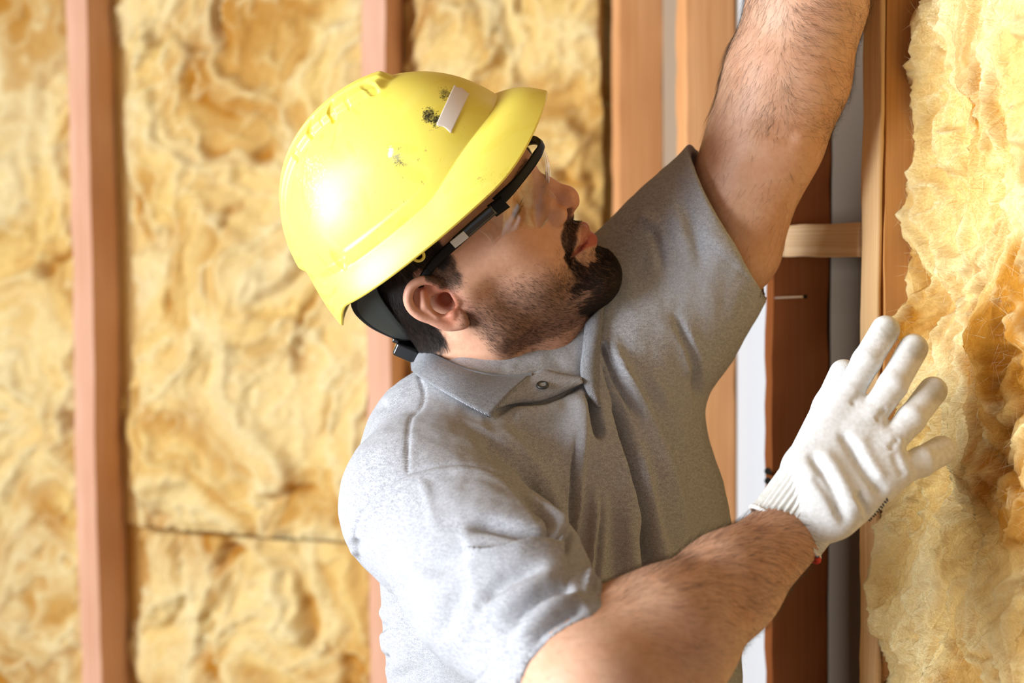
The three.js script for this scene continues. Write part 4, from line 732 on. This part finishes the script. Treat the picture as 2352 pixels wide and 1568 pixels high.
// legs inside the trousers (world axes, from the waist down)
const HW = toWorld(C(1290, 1650, 1.46)), legF = (fat) => { const x = HW.x, z = HW.z, L = [['c\'', 0.05, [x, HW.y + 0.05, z], [x, 0.93, z], 0.098 + fat, 0.105 + fat]];
  for (const s of [-1, 1]) { const lx = x + s * 0.075, lz = z - s * 0.07; L.push(['c\'', 0.06, [x + s * 0.055, 0.93, z - s * 0.045], [lx, 0.50, lz], 0.085 + fat, 0.055 + fat], ['c\'', 0.03, [lx, 0.50, lz], [lx, 0.10, lz], 0.055 + fat * 1.3, 0.038 + fat * 1.6]); } return L; };
const CAMI = CAM.clone().invert();
const legGeo = netSDF(field(legF(0)), [HW.x - 0.25, 0.02, HW.z - 0.25], [HW.x + 0.25, HW.y + 0.2, HW.z + 0.25], 0.010); paintSkin(legGeo, armSkin); legGeo.applyMatrix4(CAMI);
headGeo0.applyMatrix4(HM);
const bodyGeo = boxUV(mergeGeometries([headGeo0, nearArmGeo, farArmGeo, trunkGeo, handGeo, farHand, legGeo]));
inEye(add(person, 'body', bodyGeo, skin));
// trousers and boots
{
  const denim = std({ color: lin(0.035, 0.05, 0.085), roughness: 0.9 }), leather = std({ color: lin(0.16, 0.085, 0.04), roughness: 0.6 }), rubber = std({ color: lin(0.02, 0.018, 0.016), roughness: 0.8 });
  const tg = boxUV(netSDF(field(legF(0.018)), [HW.x - 0.30, 0.075, HW.z - 0.30], [HW.x + 0.30, 1.12, HW.z + 0.30], 0.009)); tg.translate(-BASE.x, 0, -BASE.z); add(person, 'trousers', tg, denim);
  for (const s of [-1, 1]) { const lx = HW.x + s * 0.075, lz = HW.z - s * 0.07, b = [lx, 0.05, lz], f = [lx + 0.13, 0.045, lz + 0.06];
    const g = boxUV(netSDF(field([['c\'', 0, [lx - 0.03, 0.06, lz - 0.012], f, 0.042, 0.040], ['c\'', 0.03, [lx, 0.07, lz], [lx, 0.16, lz], 0.045, 0.046], ['E\'', 0.004, [lx + 0.05, -0.48, lz], [0.5, 0.5, 0.5]]]), [lx - 0.12, 0.0, lz - 0.12], [lx + 0.22, 0.24, lz + 0.18], 0.007)); g.translate(-BASE.x, 0, -BASE.z); const boot = add(person, 'boot', g, leather);
    const so = new THREE.CapsuleGeometry(0.047, 0.17, 6, 20); so.scale(1, 1, 0.24); so.rotateX(Math.PI / 2); so.rotateY(Math.PI / 2 - Math.atan2(0.06, 0.13)); so.translate(lx + 0.05 - BASE.x, 0.0115, lz + 0.024 - BASE.z); add(boot, 'sole', so, rubber); }
}
// hair on the forearms
{
  const armHair = std({ color: lin(0.05, 0.03, 0.018), roughness: 0.5 }), L1 = [], L2 = [];
  const ax1 = V(...W1).sub(V(...E1)).normalize(), e1 = V(...E1), len1 = V(...W1).distanceTo(e1);
  scatter(nearArmGeo, 7500, 31, (q) => { const t = q.clone().sub(e1).dot(ax1) / len1; if (q.z < -1.30) return 0; const [px, py] = pix(q); return t > -0.05 && t < 1.0 ? sstep(-0.05, 0.3, t) * (0.25 + sstep(1560, 1250, py)) : 0.04; }, (p, n, r) => { const dir = ax1.clone().multiplyScalar(0.7).add(V(0.25, -0.65, 0.1)); dir.x += (r() - 0.5) * 0.9; dir.y += (r() - 0.5) * 0.9; dir.z += (r() - 0.5) * 0.6; dir.addScaledVector(n, -dir.dot(n)).normalize().addScaledVector(n, 0.35); L1.push({ p: p.clone(), dir, n: n.clone(), len: 0.009 + 0.010 * r(), wide: 0.000055 * (0.8 + 0.5 * r()) }); });
  const e2 = C(1758, 318, 1.44), ax2 = C(1856, 0, 1.41).sub(e2).normalize();
  scatter(farArmGeo, 5200, 32, (q) => { const t = q.clone().sub(e2).dot(ax2); return t > -0.01 && t < 0.2 ? sstep(-0.01, 0.04, t) * (0.35 + 0.65 * sstep(0.45, 0.75, 0.5 + 0.5 * N3(q.x * 25, q.y * 12, q.z * 12))) : t > -0.12 ? 0.06 : 0; }, (p, n, r) => { const [px] = pix(p), side = px > 1850 ? 0.9 : -0.25; const dir = ax2.clone().multiplyScalar(-0.8).add(V(side * 0.6, 0, 0)); const tt = sstep(1770, 1850, px); dir.lerp(V(0.7, -0.35, 0.1), tt); dir.x += (r() - 0.5) * 0.9; dir.y += (r() - 0.5) * 0.7; dir.z += (r() - 0.5) * 0.6; dir.addScaledVector(n, -dir.dot(n)).normalize().addScaledVector(n, 0.22); L2.push({ p: p.clone(), dir, n: n.clone(), len: 0.010 + 0.014 * r(), wide: 0.000058 * (0.8 + 0.5 * r()) }); });
  inEye(strands(person, 'arm_hair', L1, hairGeo(1, 26, 4), armHair, 'dark hair on the right forearm')); inEye(strands(person, 'arm_hair', L2, hairGeo(1, 30, 4), armHair, 'dark hair on the raised forearm'));
}
// ---------------------------------------------------------------- polo shirt (eye frame)
const pique = dataTex(512, (u, v, x, y) => { const p = (x + (y >> 3) % 2 * 4) % 8, q = y % 8, cell = Math.sin(p / 8 * Math.PI) * Math.sin(q / 8 * Math.PI); return clamp(0.15 + 0.8 * cell + 0.05 * N2(x * 0.3, y * 0.3)); });
const heather = dataTex(1024, (u, v) => { const f = tiled((a, b) => 0.5 * N3(a * 90, b * 260, 1) + 0.4 * N3(a * 240, b * 400, 6) + 0.3 * fbm3(a * 20, b * 40, 3, 3), u, v), t = clamp(0.62 + 0.50 * f); return [mixf(0.30, 1, t), mixf(0.305, 1, t), mixf(0.33, 1, t)]; }, true);
const ribTex = dataTex(256, (u, v) => clamp(0.5 + 0.5 * Math.sin(u * 2 * Math.PI * 32)));
const cloth = std({ color: lin(0.74, 0.74, 0.755), map: tex(heather, 9, 9), bumpMap: tex(pique, 17.5, 17.5), bumpScale: 0.00018, roughness: 0.95, specularIntensity: 0 });
const ribCloth = std({ color: lin(0.78, 0.78, 0.80), map: tex(heather, 9, 9), bumpMap: tex(ribTex, 24, 24), bumpScale: 0.0008, roughness: 0.95, specularIntensity: 0, side: THREE.DoubleSide });
// torso in leaning ellipses: lay an ellipsoid along its own axes by shearing space
const tl = V(0.72, 0.16, -0.67).normalize(), tn0 = V(0.67, 0.0, 0.74), ts = V(-0.09, 1, 0.02).normalize(), tn = tl.clone().cross(ts).negate().normalize(), t2 = ts.clone(), t1 = t2.clone().cross(tn).normalize();
if (tn.z < 0) tn.negate();
const TC = C(1285, 1120, 1.445);
const toT = (x, y, z) => { const a = x - TC.x, b = y - TC.y, c = z - TC.z; return [a * t1.x + b * t1.y + c * t1.z, a * t2.x + b * t2.y + c * t2.z, a * tn.x + b * tn.y + c * tn.z]; };
const chestF = field([['e\'', 0, [0, -0.035, -0.002], [0.178, 0.182, 0.116]], ['e\'', 0.10, [0, -0.18, -0.01], [0.165, 0.22, 0.112]], ['e\'', 0.10, [0, -0.34, -0.01], [0.168, 0.24, 0.118]]]);
const hemA = V(1668, 0, 0);
const SL = { a: C(1395, 830, 1.47), b: C(1530, 700, 1.495), c: C(1672, 500, 1.462) };
const shoulders = field([
  ['c\'', 0, c3(1150, 1050, 1.445), c3(1040, 1052, 1.38), 0.062, 0.073], ['c\'', 0.03, c3(1040, 1052, 1.38), c3(985, 1160, 1.30), 0.074, 0.071],
  ['c\'', 0.05, c3(1240, 1000, 1.45), c3(1410, 810, 1.475), 0.064, 0.076], ['c\'', 0.05, c3(1410, 810, 1.475), c3(1515, 690, 1.495), 0.078, 0.080],
]);
const sleeveNear = field([['c\'', 0, S1, lerp3(S1, E1, 0.45), 0.072, 0.064], ['c\'', 0.03, lerp3(S1, E1, 0.45), lerp3(S1, E1, 0.86), 0.064, 0.0565]]);
const sleeveFar = field([['c\'', 0, c3(1505, 700, 1.495), c3(1600, 575, 1.48), 0.083, 0.074], ['c\'', 0.02, c3(1600, 575, 1.48), c3(1700, 440, 1.455), 0.0735, 0.066]]);
const armNearHole = field([['c\'', 0, S1, E1, 0.056 + 0.003, 0.046 + 0.0045]]), armFarHole = field([['c\'', 0, c3(1600, 640, 1.48), c3(1670, 560, 1.475), 0.054, 0.056], ['c\'', 0.02, c3(1670, 560, 1.475), c3(1706, 440, 1.455), 0.056, 0.058]]);
// hems as planes: near sleeve cut square to the arm, far one slanting
const hN = (() => { const a = C(1312, 1405, 1.13), b = C(1118, 1690, 1.10), ch = b.clone().sub(a).normalize(), dp = V(0.32, -0.10, 1).normalize(), n = ch.clone().cross(dp).normalize(); if (n.x < 0) n.negate(); return { n, k: n.dot(a) }; })();
const hF = (() => { const a = C(1587, 345, 1.45), b = C(1752, 634, 1.47), ch = b.clone().sub(a).normalize(), dp = V(-0.42, 0.10, 1).normalize(), n = ch.clone().cross(dp).normalize(); if (n.x < 0) n.negate(); return { n, k: n.dot(a) }; })();
const neckHole = field([['c\'', 0, c3(1130, 700, 1.43), c3(1215, 960, 1.43), 0.074, 0.080]]), nP = (() => { const a = C(955, 838, 1.41), b = C(1200, 888, 1.335), c = C(1345, 856, 1.39), n = b.clone().sub(a).cross(c.clone().sub(a)).normalize(); if (n.y > 0) n.negate(); const k = n.dot(a); return { dot: (x, y, z) => n.x * x + n.y * y + n.z * z - k }; })();
const shirtF = (x, y, z) => {
  const q = toT(x, y, z); let d = chestF(q[0], q[1], q[2]);
  d = smin(d, shoulders(x, y, z), 0.045);
  const f = smax(sleeveFar(x, y, z), hF.n.x * x + hF.n.y * y + hF.n.z * z - hF.k, 0.003); d = smin(d, f, 0.03);
  const n = smax(sleeveNear(x, y, z), hN.n.x * x + hN.n.y * y + hN.n.z * z - hN.k, 0.003); d = smin(d, n, 0.012);
  const nk = nP.dot(x, y, z); if (nk < 0.012) { const nh = Math.max(-nk, neckHole(x, y, z)); d = smax(d, -nh, 0.004); }
  if (z > -1.25 || y < -0.18) d = smax(d, -armNearHole(x, y, z), 0.003);
  if (x > 0.14 && y > -0.03) d = smax(d, -armFarHole(x, y, z), 0.003);
  return d;
};
let shirtGeo = netSDF(shirtF, [-0.20, -0.52, -1.66], [0.27, 0.21, -1.0], 0.0021);
// z(px) -> folds; a in millimetres, wl / wr in pixels to either side
const zz = (px, py, ox, oy, s) => [ox + px * s, oy + py * s];
const F5 = (a) => a.map(([x, y]) => [770 + x * 0.5537, 700 + y * 0.5537]);
const F3 = (a) => a.map(([x, y]) => [1380 + x * 0.4133, y * 0.4133]);
const crease = (p, a, w, o = {}) => ({ p, a: -a, wl: w, wr: w, f0: 0.15, f1: 0.15, ...o }), ridge = (p, a, wl, wr = wl, o = {}) => ({ p, a, wl, wr, f0: 0.2, f1: 0.2, ...o }), ledge = (p, a, w, o = {}) => ({ p, a, type: 'ledge', wl: 5, wr: w, f0: 0.15, f1: 0.15, ...o });
const folds = [
  // seams
  crease([[962, 862], [974, 905], [968, 935], [944, 957], [936, 1000], [937, 1082]], 1.8, 4, { f0: 0, f1: 0 }),
  crease([[1236, 1196], [1200, 1132], [1140, 1086], [1060, 1067], [1000, 1071], [940, 1088], [870, 1132], [826, 1190], [812, 1250], [828, 1318], [850, 1352]], 1.8, 4, { f0: 0, f1: 0 }),
  ridge([[1200, 1140], [1140, 1096], [1060, 1078], [1000, 1083], [944, 1100], [880, 1140], [838, 1195], [826, 1250]], 1.5, 9),
  // chest to armpit
  ledge(F5([[520, 470], [650, 560], [760, 690], [860, 830], [910, 900], [922, 975]]).reverse(), 4, 60),
  crease(F5([[600, 545], [690, 640], [770, 740], [850, 850], [905, 900], [920, 960]]), 7, 11),
  ridge(F5([[640, 500], [740, 590], [840, 720], [930, 880], [960, 1000]]), 6, 22),
  crease(F5([[840, 800], [880, 880], [890, 960]]), 5, 8),
  // across the upper sleeve
  crease(F5([[520, 930], [640, 908], [740, 930], [850, 962], [945, 976]]), 9, 15, { f1: 0.02, f0: 0.3 }),
  ledge(F5([[420, 1075], [540, 1016], [640, 1026], [760, 1010], [870, 985], [945, 978]]), 10, 50, { f1: 0.02, f0: 0.4, wl: 3 }),
  crease(F5([[300, 1110], [420, 1070], [560, 1000]]), 6, 26, { f0: 0.4 }),
  ridge(F5([[350, 700], [400, 860], [420, 960]]), 1.5, 12),
  crease(F5([[560, 1290], [660, 1190], [780, 1125], [900, 1100]]), 7, 18, { f0: 0.4, f1: 0.3 }), ridge(F5([[600, 1330], [720, 1230], [860, 1150], [960, 1130]]), 5, 30, 30, { f0: 0.4 }),
  crease(F5([[660, 1370], [780, 1270], [900, 1195], [1000, 1180]]), 8, 16, { f0: 0.4 }), ridge(F5([[690, 1420], [820, 1320], [940, 1240], [1050, 1212]]), 7, 16, 24, { f0: 0.4 }), crease(F5([[780, 1440], [900, 1335], [1040, 1240]]), 6, 13, { f0: 0.4 }),
  crease(F5([[430, 1420], [490, 1260], [560, 1140]]), 5, 26, { f0: 0.4, f1: 0.4 }), ridge(F5([[500, 1440], [560, 1280], [640, 1180]]), 4, 28, 28, { f0: 0.4, f1: 0.4 }),
  crease(F5([[270, 1080], [300, 1250], [350, 1420]]), 4, 34, { f0: 0.3, f1: 0.4 }), ridge(F5([[200, 1250], [230, 1400], [300, 1540]]), 4, 34),
  crease(F5([[575, 1568], [770, 1400], [970, 1290]]), 0.9, 3, { f0: 0, f1: 0 }), crease(F5([[560, 1200], [680, 1330], [740, 1380]]), 0.8, 4),
  // chest and placket
  ridge([[1318, 880], [1322, 950], [1324, 1040], [1322, 1090]], 8, 80, 30, { f0: 0.3, f1: 0.5 }),
  ridge([[1331, 880], [1334, 1000], [1330, 1090], [1325, 1200], [1312, 1290]], 6, 8, 26, { f1: 0.4 }), crease([[1316, 960], [1315, 1088], [1310, 1200], [1294, 1285]], 8, 8, { f0: 0.4 }),
  ridge([[1366, 1090], [1364, 1180], [1359, 1260], [1348, 1375]], 7, 30, 8, { f0: 0.4 }), crease([[1378, 1100], [1375, 1190], [1369, 1270], [1358, 1375]], 6, 9, { f0: 0.4 }),
  ridge([[1424, 1080], [1445, 1230], [1457, 1370]], 5, 24, 20, { f0: 0.4 }), crease([[1402, 1120], [1412, 1240], [1414, 1370]], 4, 20, { f0: 0.4 }),
  crease([[1396, 850], [1430, 985], [1460, 1090], [1484, 1200], [1508, 1335]], 15, 9, { f0: 0.35, f1: 0.02 }), ridge([[1440, 960], [1476, 1080], [1504, 1200], [1530, 1320]], 7, 14, 40, { f0: 0.4, f1: 0.1 }), crease([[1474, 1180], [1486, 1260], [1494, 1340]], 8, 20, { f0: 0.4, f1: 0.02 }),
  crease([[1381, 780], [1405, 850], [1438, 915], [1480, 990]], 9, 9, { f0: 0.1, f1: 0.4 }), ridge([[1398, 760], [1425, 835], [1462, 910], [1512, 1021], [1556, 1137], [1578, 1220]], 9, 13, 30, { f1: 0.3 }), crease([[1500, 920], [1545, 1020], [1585, 1140]], 5, 22, { f0: 0.4, f1: 0.4 }),
  ridge([[1484, 840], [1512, 890], [1540, 950]], 5, 18, 18, { f0: 0.4, f1: 0.4 }), crease([[1378, 820], [1402, 900], [1440, 1000]], 4, 5, { f1: 0.4 }), crease([[1378, 905], [1420, 960], [1445, 1020]], 3, 8, { f0: 0.3, f1: 0.4 }),
  crease([[1540, 700], [1566, 760], [1592, 825], [1606, 930]], 8, 10, { f0: 0.4 }), ridge([[1552, 740], [1580, 800], [1590, 880]], 4, 24, 14, { f0: 0.4 }),
  crease([[1349, 905], [1362, 955], [1378, 1020]], 15, 9, { f0: 0.1, f1: 0.3 }), crease([[1130, 962], [1175, 924], [1246, 918], [1300, 900], [1340, 872]], 7, 10), ridge([[1170, 948], [1240, 948], [1300, 930]], 4, 24, 24),
  crease([[1160, 965], [1220, 990], [1300, 1012]], 3, 26, { f0: 0.4, f1: 0.4 }), ridge([[1230, 1010], [1270, 1090], [1296, 1150]], 4, 30, 30, { f0: 0.4, f1: 0.4 }),
  // flank and back
  crease(F5([[1470, 560], [1500, 760], [1530, 950]]), 3, 22), ridge(F5([[1420, 860], [1450, 1000], [1480, 1120]]), 3, 24),
  crease(F5([[82, 960], [98, 1080], [150, 1175]]), 5, 12), ridge(F5([[60, 1000], [85, 1120], [120, 1200]]), 3, 12), crease(F5([[110, 1290], [170, 1310], [220, 1360]]), 8, 12), crease(F5([[160, 1420], [190, 1460], [240, 1475]]), 8, 12), ridge(F5([[115, 1230], [150, 1270], [200, 1290]]), 6, 16),
  crease(F5([[70, 480], [150, 430], [220, 400]]), 3, 12),
  // raised sleeve
  crease(F3([[225, 1195], [300, 1310], [345, 1480], [352, 1568]]), 4, 11, { f0: 0.3, f1: 0.4 }), ridge(F3([[205, 1180], [255, 1215], [320, 1300]]), 5, 16, 16, { f0: 0.3, f1: 0.4 }), crease(F3([[430, 1060], [500, 1240], [545, 1400], [560, 1540]]), 4, 14, { f0: 0.4, f1: 0.4 }), ridge(F3([[390, 1090], [450, 1260], [490, 1440]]), 4, 22, 22, { f0: 0.4, f1: 0.4 }),
  ridge(F3([[560, 1180], [640, 1330], [760, 1470]]), 3, 22, 22, { f0: 0.4, f1: 0.4 }),
  crease(F3([[478, 1000], [500, 1100], [600, 1290], [740, 1440], [850, 1530]].map((q) => [q[0] - 26, q[1] + 26])), 0.8, 3, { f0: 0, f1: 0 }),
];
applyFolds(shirtGeo, folds);
{ // soft unevenness of worn cloth
  const p = shirtGeo.attributes.position, n = shirtGeo.attributes.normal; for (let i = 0; i < p.count; i++) { const x = p.getX(i), y = p.getY(i), z = p.getZ(i), o = 0.0022 * fbm3(x * 16, y * 12, z * 16, 3); p.setXYZ(i, x + n.getX(i) * o, y + n.getY(i) * o, z + n.getZ(i) * o); } shirtGeo.computeVertexNormals();
}
const shirtBVH = bvhOf(shirtGeo.clone());
shirtGeo = boxUV(shirtGeo);
const shirt = inEye(add(person, 'polo_shirt', shirtGeo, cloth, { label: 'heather grey short sleeved polo shirt' }));
const onShirt = (px, py, lift = 0) => { const h = shoot(shirtBVH, px, py); const p = h ? h.point.clone() : C(px, py, 1.42); return p.multiplyScalar(1 - lift / p.length()); };
// collar: a band turned over, nearer wing and farther wing, with the stand behind the throat
{
  const T = (a) => a.map((q) => { const p = C(...q), h = shoot(shirtBVH, q[0], q[1]); if (h && h.point.length() < p.length() + 0.005) p.multiplyScalar((h.point.length() - 0.005) / p.length()); return p; }), T0 = (a) => a.map((q) => C(...q));
  const neckTop = T([[952, 812, 1.462], [975, 800, 1.412], [1020, 826, 1.372], [1090, 853, 1.337], [1160, 864, 1.342], [1222, 861, 1.354]]);
  const wingLow = T([[948, 850, 1.475], [956, 860, 1.40], [985, 880, 1.350], [1030, 906, 1.318], [1075, 931, 1.306], [1125, 957, 1.308]]);
  const rows = ruled(neckTop, wingLow, 70, 16, 0.005, V(-0.2, 0.35, 1).normalize()); add(shirt, 'collar', sheet(rows.reverse(), 0.0026), ribCloth);
  // roll of the fold
  add(shirt, 'collar_fold', tube(T([[955, 818, 1.463], [970, 806, 1.410], [1020, 830, 1.370], [1090, 857, 1.335], [1160, 867, 1.340], [1220, 863, 1.352]]), 0.0028, 60, 10), ribCloth);
  // back of the neck band
  const inTop = T0([[952, 812, 1.462], [1000, 800, 1.50], [1100, 790, 1.52], [1220, 770, 1.50], [1330, 740, 1.45], [1372, 712, 1.425]]), inLow = T0([[948, 850, 1.475], [1000, 850, 1.515], [1100, 850, 1.535], [1220, 830, 1.515], [1340, 800, 1.46], [1380, 790, 1.43]]);
  add(shirt, 'collar_back', sheet(ruled(inTop, inLow, 40, 6, 0.003), 0.003), ribCloth);
  // farther wing
  const far1 = T([[1346, 742, 1.415], [1366, 715, 1.412], [1385, 699, 1.412]]), w = [T([[1346, 742, 1.415], [1340, 800, 1.398], [1335, 862, 1.376], [1352, 905, 1.366], [1372, 934, 1.360]]), T([[1385, 699, 1.412], [1381, 752, 1.405], [1375, 812, 1.396], [1373, 872, 1.380], [1374, 936, 1.360]])];
  add(shirt, 'collar', sheet(ruled(w[0], w[1], 40, 10, 0.004, V(0.1, 0.1, 1)), 0.0028), ribCloth);
  // stand and top of the placket under the throat
  const s0 = T([[1165, 866, 1.360], [1215, 862, 1.358], [1250, 850, 1.357], [1290, 860, 1.362], [1336, 868, 1.372]]), s1 = T([[1130, 940, 1.330], [1180, 926, 1.332], [1240, 920, 1.338], [1290, 900, 1.352], [1337, 876, 1.368]]);
  const stand = add(shirt, 'collar_stand', sheet(ruled(s0, s1, 40, 12, 0.007, V(0, -0.2, 1)).reverse(), 0.0026), cloth);
  const b = new THREE.TorusGeometry(0.0042, 0.0014, 10, 28), bm = add(shirt, 'button', b, std({ color: lin(0.035, 0.035, 0.03), roughness: 0.35 })), disc = new THREE.CylinderGeometry(0.004, 0.004, 0.001, 24); disc.rotateX(Math.PI / 2);
  bm.position.copy(C(1246, 884, 1.335)); bm.rotation.set(-1.02, 0, 0.2); add(bm, 'button_face', disc, std({ color: lin(0.28, 0.27, 0.24), roughness: 0.4 }));
}
// ---------------------------------------------------------------- work glove
{
  const knit = dataTex(256, (u, v, x, y) => { const p = x % 8 / 8, q = (y + (p < 0.5 ? x % 8 : 8 - x % 8)) % 8 / 8; return clamp(0.25 + 0.6 * Math.abs(Math.sin(p * Math.PI)) * (0.5 + 0.5 * Math.abs(Math.sin(q * Math.PI)))); });
  const yarn = dataTex(256, (u, v) => { const t = clamp(0.7 + 0.5 * tiled((a, b) => fbm3(a * 14, b * 14, 5, 4), u, v)); return [mixf(0.84, 1, t), mixf(0.82, 1, t), mixf(0.78, 1, t)]; }, true);
  const gm = std({ color: lin(0.82, 0.83, 0.83), map: tex(yarn, 14, 14), bumpMap: tex(knit, 36, 36), bumpScale: 0.0003, roughness: 1, specularIntensity: 0, vertexColors: true });
  const g = netSDF(field(handField(0.001, 0.013)), [0.17, -0.20, -1.33], [0.38, 0.03, -1.15], 0.0016);
  const F4 = (a) => a.map(([x, y]) => [1680 + x * 0.4146, 680 + y * 0.4146]);
  applyFolds(g, [crease(F4([[420, 850], [500, 960], [570, 1080], [640, 1290]]), 4, 13), crease(F4([[590, 730], [660, 830], [720, 930], [860, 1120]]), 3.5, 13), ridge(F4([[480, 830], [570, 950], [640, 1080], [730, 1230]]), 2.5, 18), ridge(F4([[700, 760], [760, 900], [850, 1040]]), 2, 16), crease(F4([[690, 1080], [730, 1150], [770, 1220]]), 3, 9), crease(F4([[660, 600], [700, 560], [730, 520]]), 1.5, 8), crease(F4([[800, 690], [830, 660], [860, 620]]), 1.5, 8), crease(F4([[880, 850], [900, 820], [930, 790]]), 1.5, 8), crease(F4([[450, 980], [540, 1110], [600, 1230]]), 2, 9), crease(F4([[900, 860], [920, 930], [960, 1000]]), 1.2, 9)]);
  const p = g.attributes.position, K = new Float32Array(p.count * 3);
  for (let i = 0; i < p.count; i++) { const v = V().fromBufferAttribute(p, i), [px, py] = pix(v); const soil = clamp(0.25 * fbm3(px * 0.02, py * 0.02, 3, 3)); let k = [1, 1 - 0.02 * soil, 1 - 0.08 * soil]; for (const f of HAND.f.slice(0, 3)) { const t = sstep(34, 14, Math.hypot(px - f[2][0] - 12, py - f[2][1] - 4)); k = k.map((c, j) => c * mixf(1, [0.66, 0.64, 0.58][j], t * 0.8)); } K.set(k, i * 3); }
  g.setAttribute('color', new THREE.BufferAttribute(K, 3));
  const glove = inEye(add(person, 'work_glove', boxUV(g), gm, { label: 'off-white knitted work glove' }));
  // ribbed cuff
  const a = C(1803, 1222, 1.214), b = C(1886, 1112, 1.222), ax = b.clone().sub(a), L = ax.length(); ax.normalize(); const u = V(0, 0, 1).addScaledVector(ax, -ax.z).normalize(), w = ax.clone().cross(u).normalize(), P = [], U = [], I = [], K2 = [], nT = 288, nL = 26, nRib = 40;
  for (const side of [1, 0]) for (let i = 0; i <= nL; i++) for (let j = 0; j <= nT; j++) { const t = i / nL, th = j / nT * 2 * Math.PI, rib = 0.0011 * Math.cos(th * nRib) * (1 - 0.5 * t) * sstep(0, 0.06, t), lip = 0.0014 * Math.exp(-(t / 0.05) * (t / 0.05)), R = 0.0312 + 0.0015 * t + rib + lip + (t > 0.8 ? -0.002 * (t - 0.8) * 5 : 0) - (side ? 0 : 0.0022), sq = 0.80 + 0.02 * t; const q = a.clone().addScaledVector(ax, t * L + 0.0012 * Math.cos(th * 20) * (1 - t)).addScaledVector(u, R * sq * Math.cos(th)).addScaledVector(w, R * 1.0 * Math.sin(th)); P.push(q.x, q.y, q.z); U.push(th * 0.032, t * L); const gr = rib < 0 ? 1 - 0.12 * clamp(-rib * 900) : 1; K2.push(gr, gr * 0.985, gr * 0.94); }
  const R0 = nT + 1, N0 = (nL + 1) * R0; for (let i = 0; i < nL; i++) for (let j = 0; j < nT; j++) { const s = i * R0 + j; I.push(s, s + 1, s + R0, s + 1, s + R0 + 1, s + R0); I.push(N0 + s, N0 + s + R0, N0 + s + 1, N0 + s + 1, N0 + s + R0, N0 + s + R0 + 1); } for (let j = 0; j < nT; j++) I.push(j, N0 + j, j + 1, j + 1, N0 + j, N0 + j + 1);
  const cg = new THREE.BufferGeometry(); cg.setAttribute('position', new THREE.Float32BufferAttribute(P, 3)); cg.setAttribute('uv', new THREE.Float32BufferAttribute(U, 2)); cg.setAttribute('color', new THREE.Float32BufferAttribute(K2, 3)); cg.setIndex(I); cg.computeVertexNormals();
  const gm2 = gm.clone(); gm2.side = THREE.DoubleSide; add(glove, 'cuff', cg, gm2, { label: 'ribbed cuff' });
  // overlocked edge: white stitches, red for a stretch underneath
  const ring = []; for (let j = 0; j < 72; j++) { const th = j / 72 * 2 * Math.PI; ring.push(a.clone().addScaledVector(ax, -0.0006 + 0.0006 * (j % 2)).addScaledVector(u, 0.0325 * 0.80 * Math.cos(th)).addScaledVector(w, 0.0325 * Math.sin(th))); }
  add(glove, 'edge_stitching', tube(ring, 0.0019, 288, 8, true), std({ color: lin(0.82, 0.81, 0.78), roughness: 1 }));
  const low = C(1866, 1300, 1.214).sub(a).normalize(), red = ring.filter((q) => q.clone().sub(a).normalize().dot(low) > 0.83).map((q) => q.clone().addScaledVector(ax, -0.0016).addScaledVector(q.clone().sub(a).normalize(), 0.0008)); const th0 = (q) => Math.atan2(q.clone().sub(a).dot(w), q.clone().sub(a).dot(u)); red.sort((x, y) => ((th0(x) + 7) % 6.283) - ((th0(y) + 7) % 6.283));
  add(glove, 'red_trim', tube(red, 0.0021, 40, 8), std({ color: lin(0.55, 0.03, 0.02), roughness: 0.9 }), { label: 'red edge of the cuff' });
  // dark stitches along the outer seam
  const st0 = std({ color: lin(0.06, 0.055, 0.06), roughness: 1 }), bv = bvhOf(g.clone()); const sg = []; for (let i = 0; i < 15; i++) { const t = i / 14, px = mixf(1972, 2037, t), py = mixf(1214, 1146, t) + 4 * Math.sin(t * 3), h = shoot(bv, px, py); if (!h) continue; const s = new THREE.CapsuleGeometry(0.0007, 0.0022, 3, 6); s.rotateZ(0.5 + (i % 2) * 0.5); s.translate(h.point.x, h.point.y, h.point.z + 0.0005); sg.push(s); }
  if (sg.length) add(glove, 'seam_stitching', mergeGeometries(sg), st0, { label: 'dark stitches of the side seam' });
}

renderer.render(scene, camera);
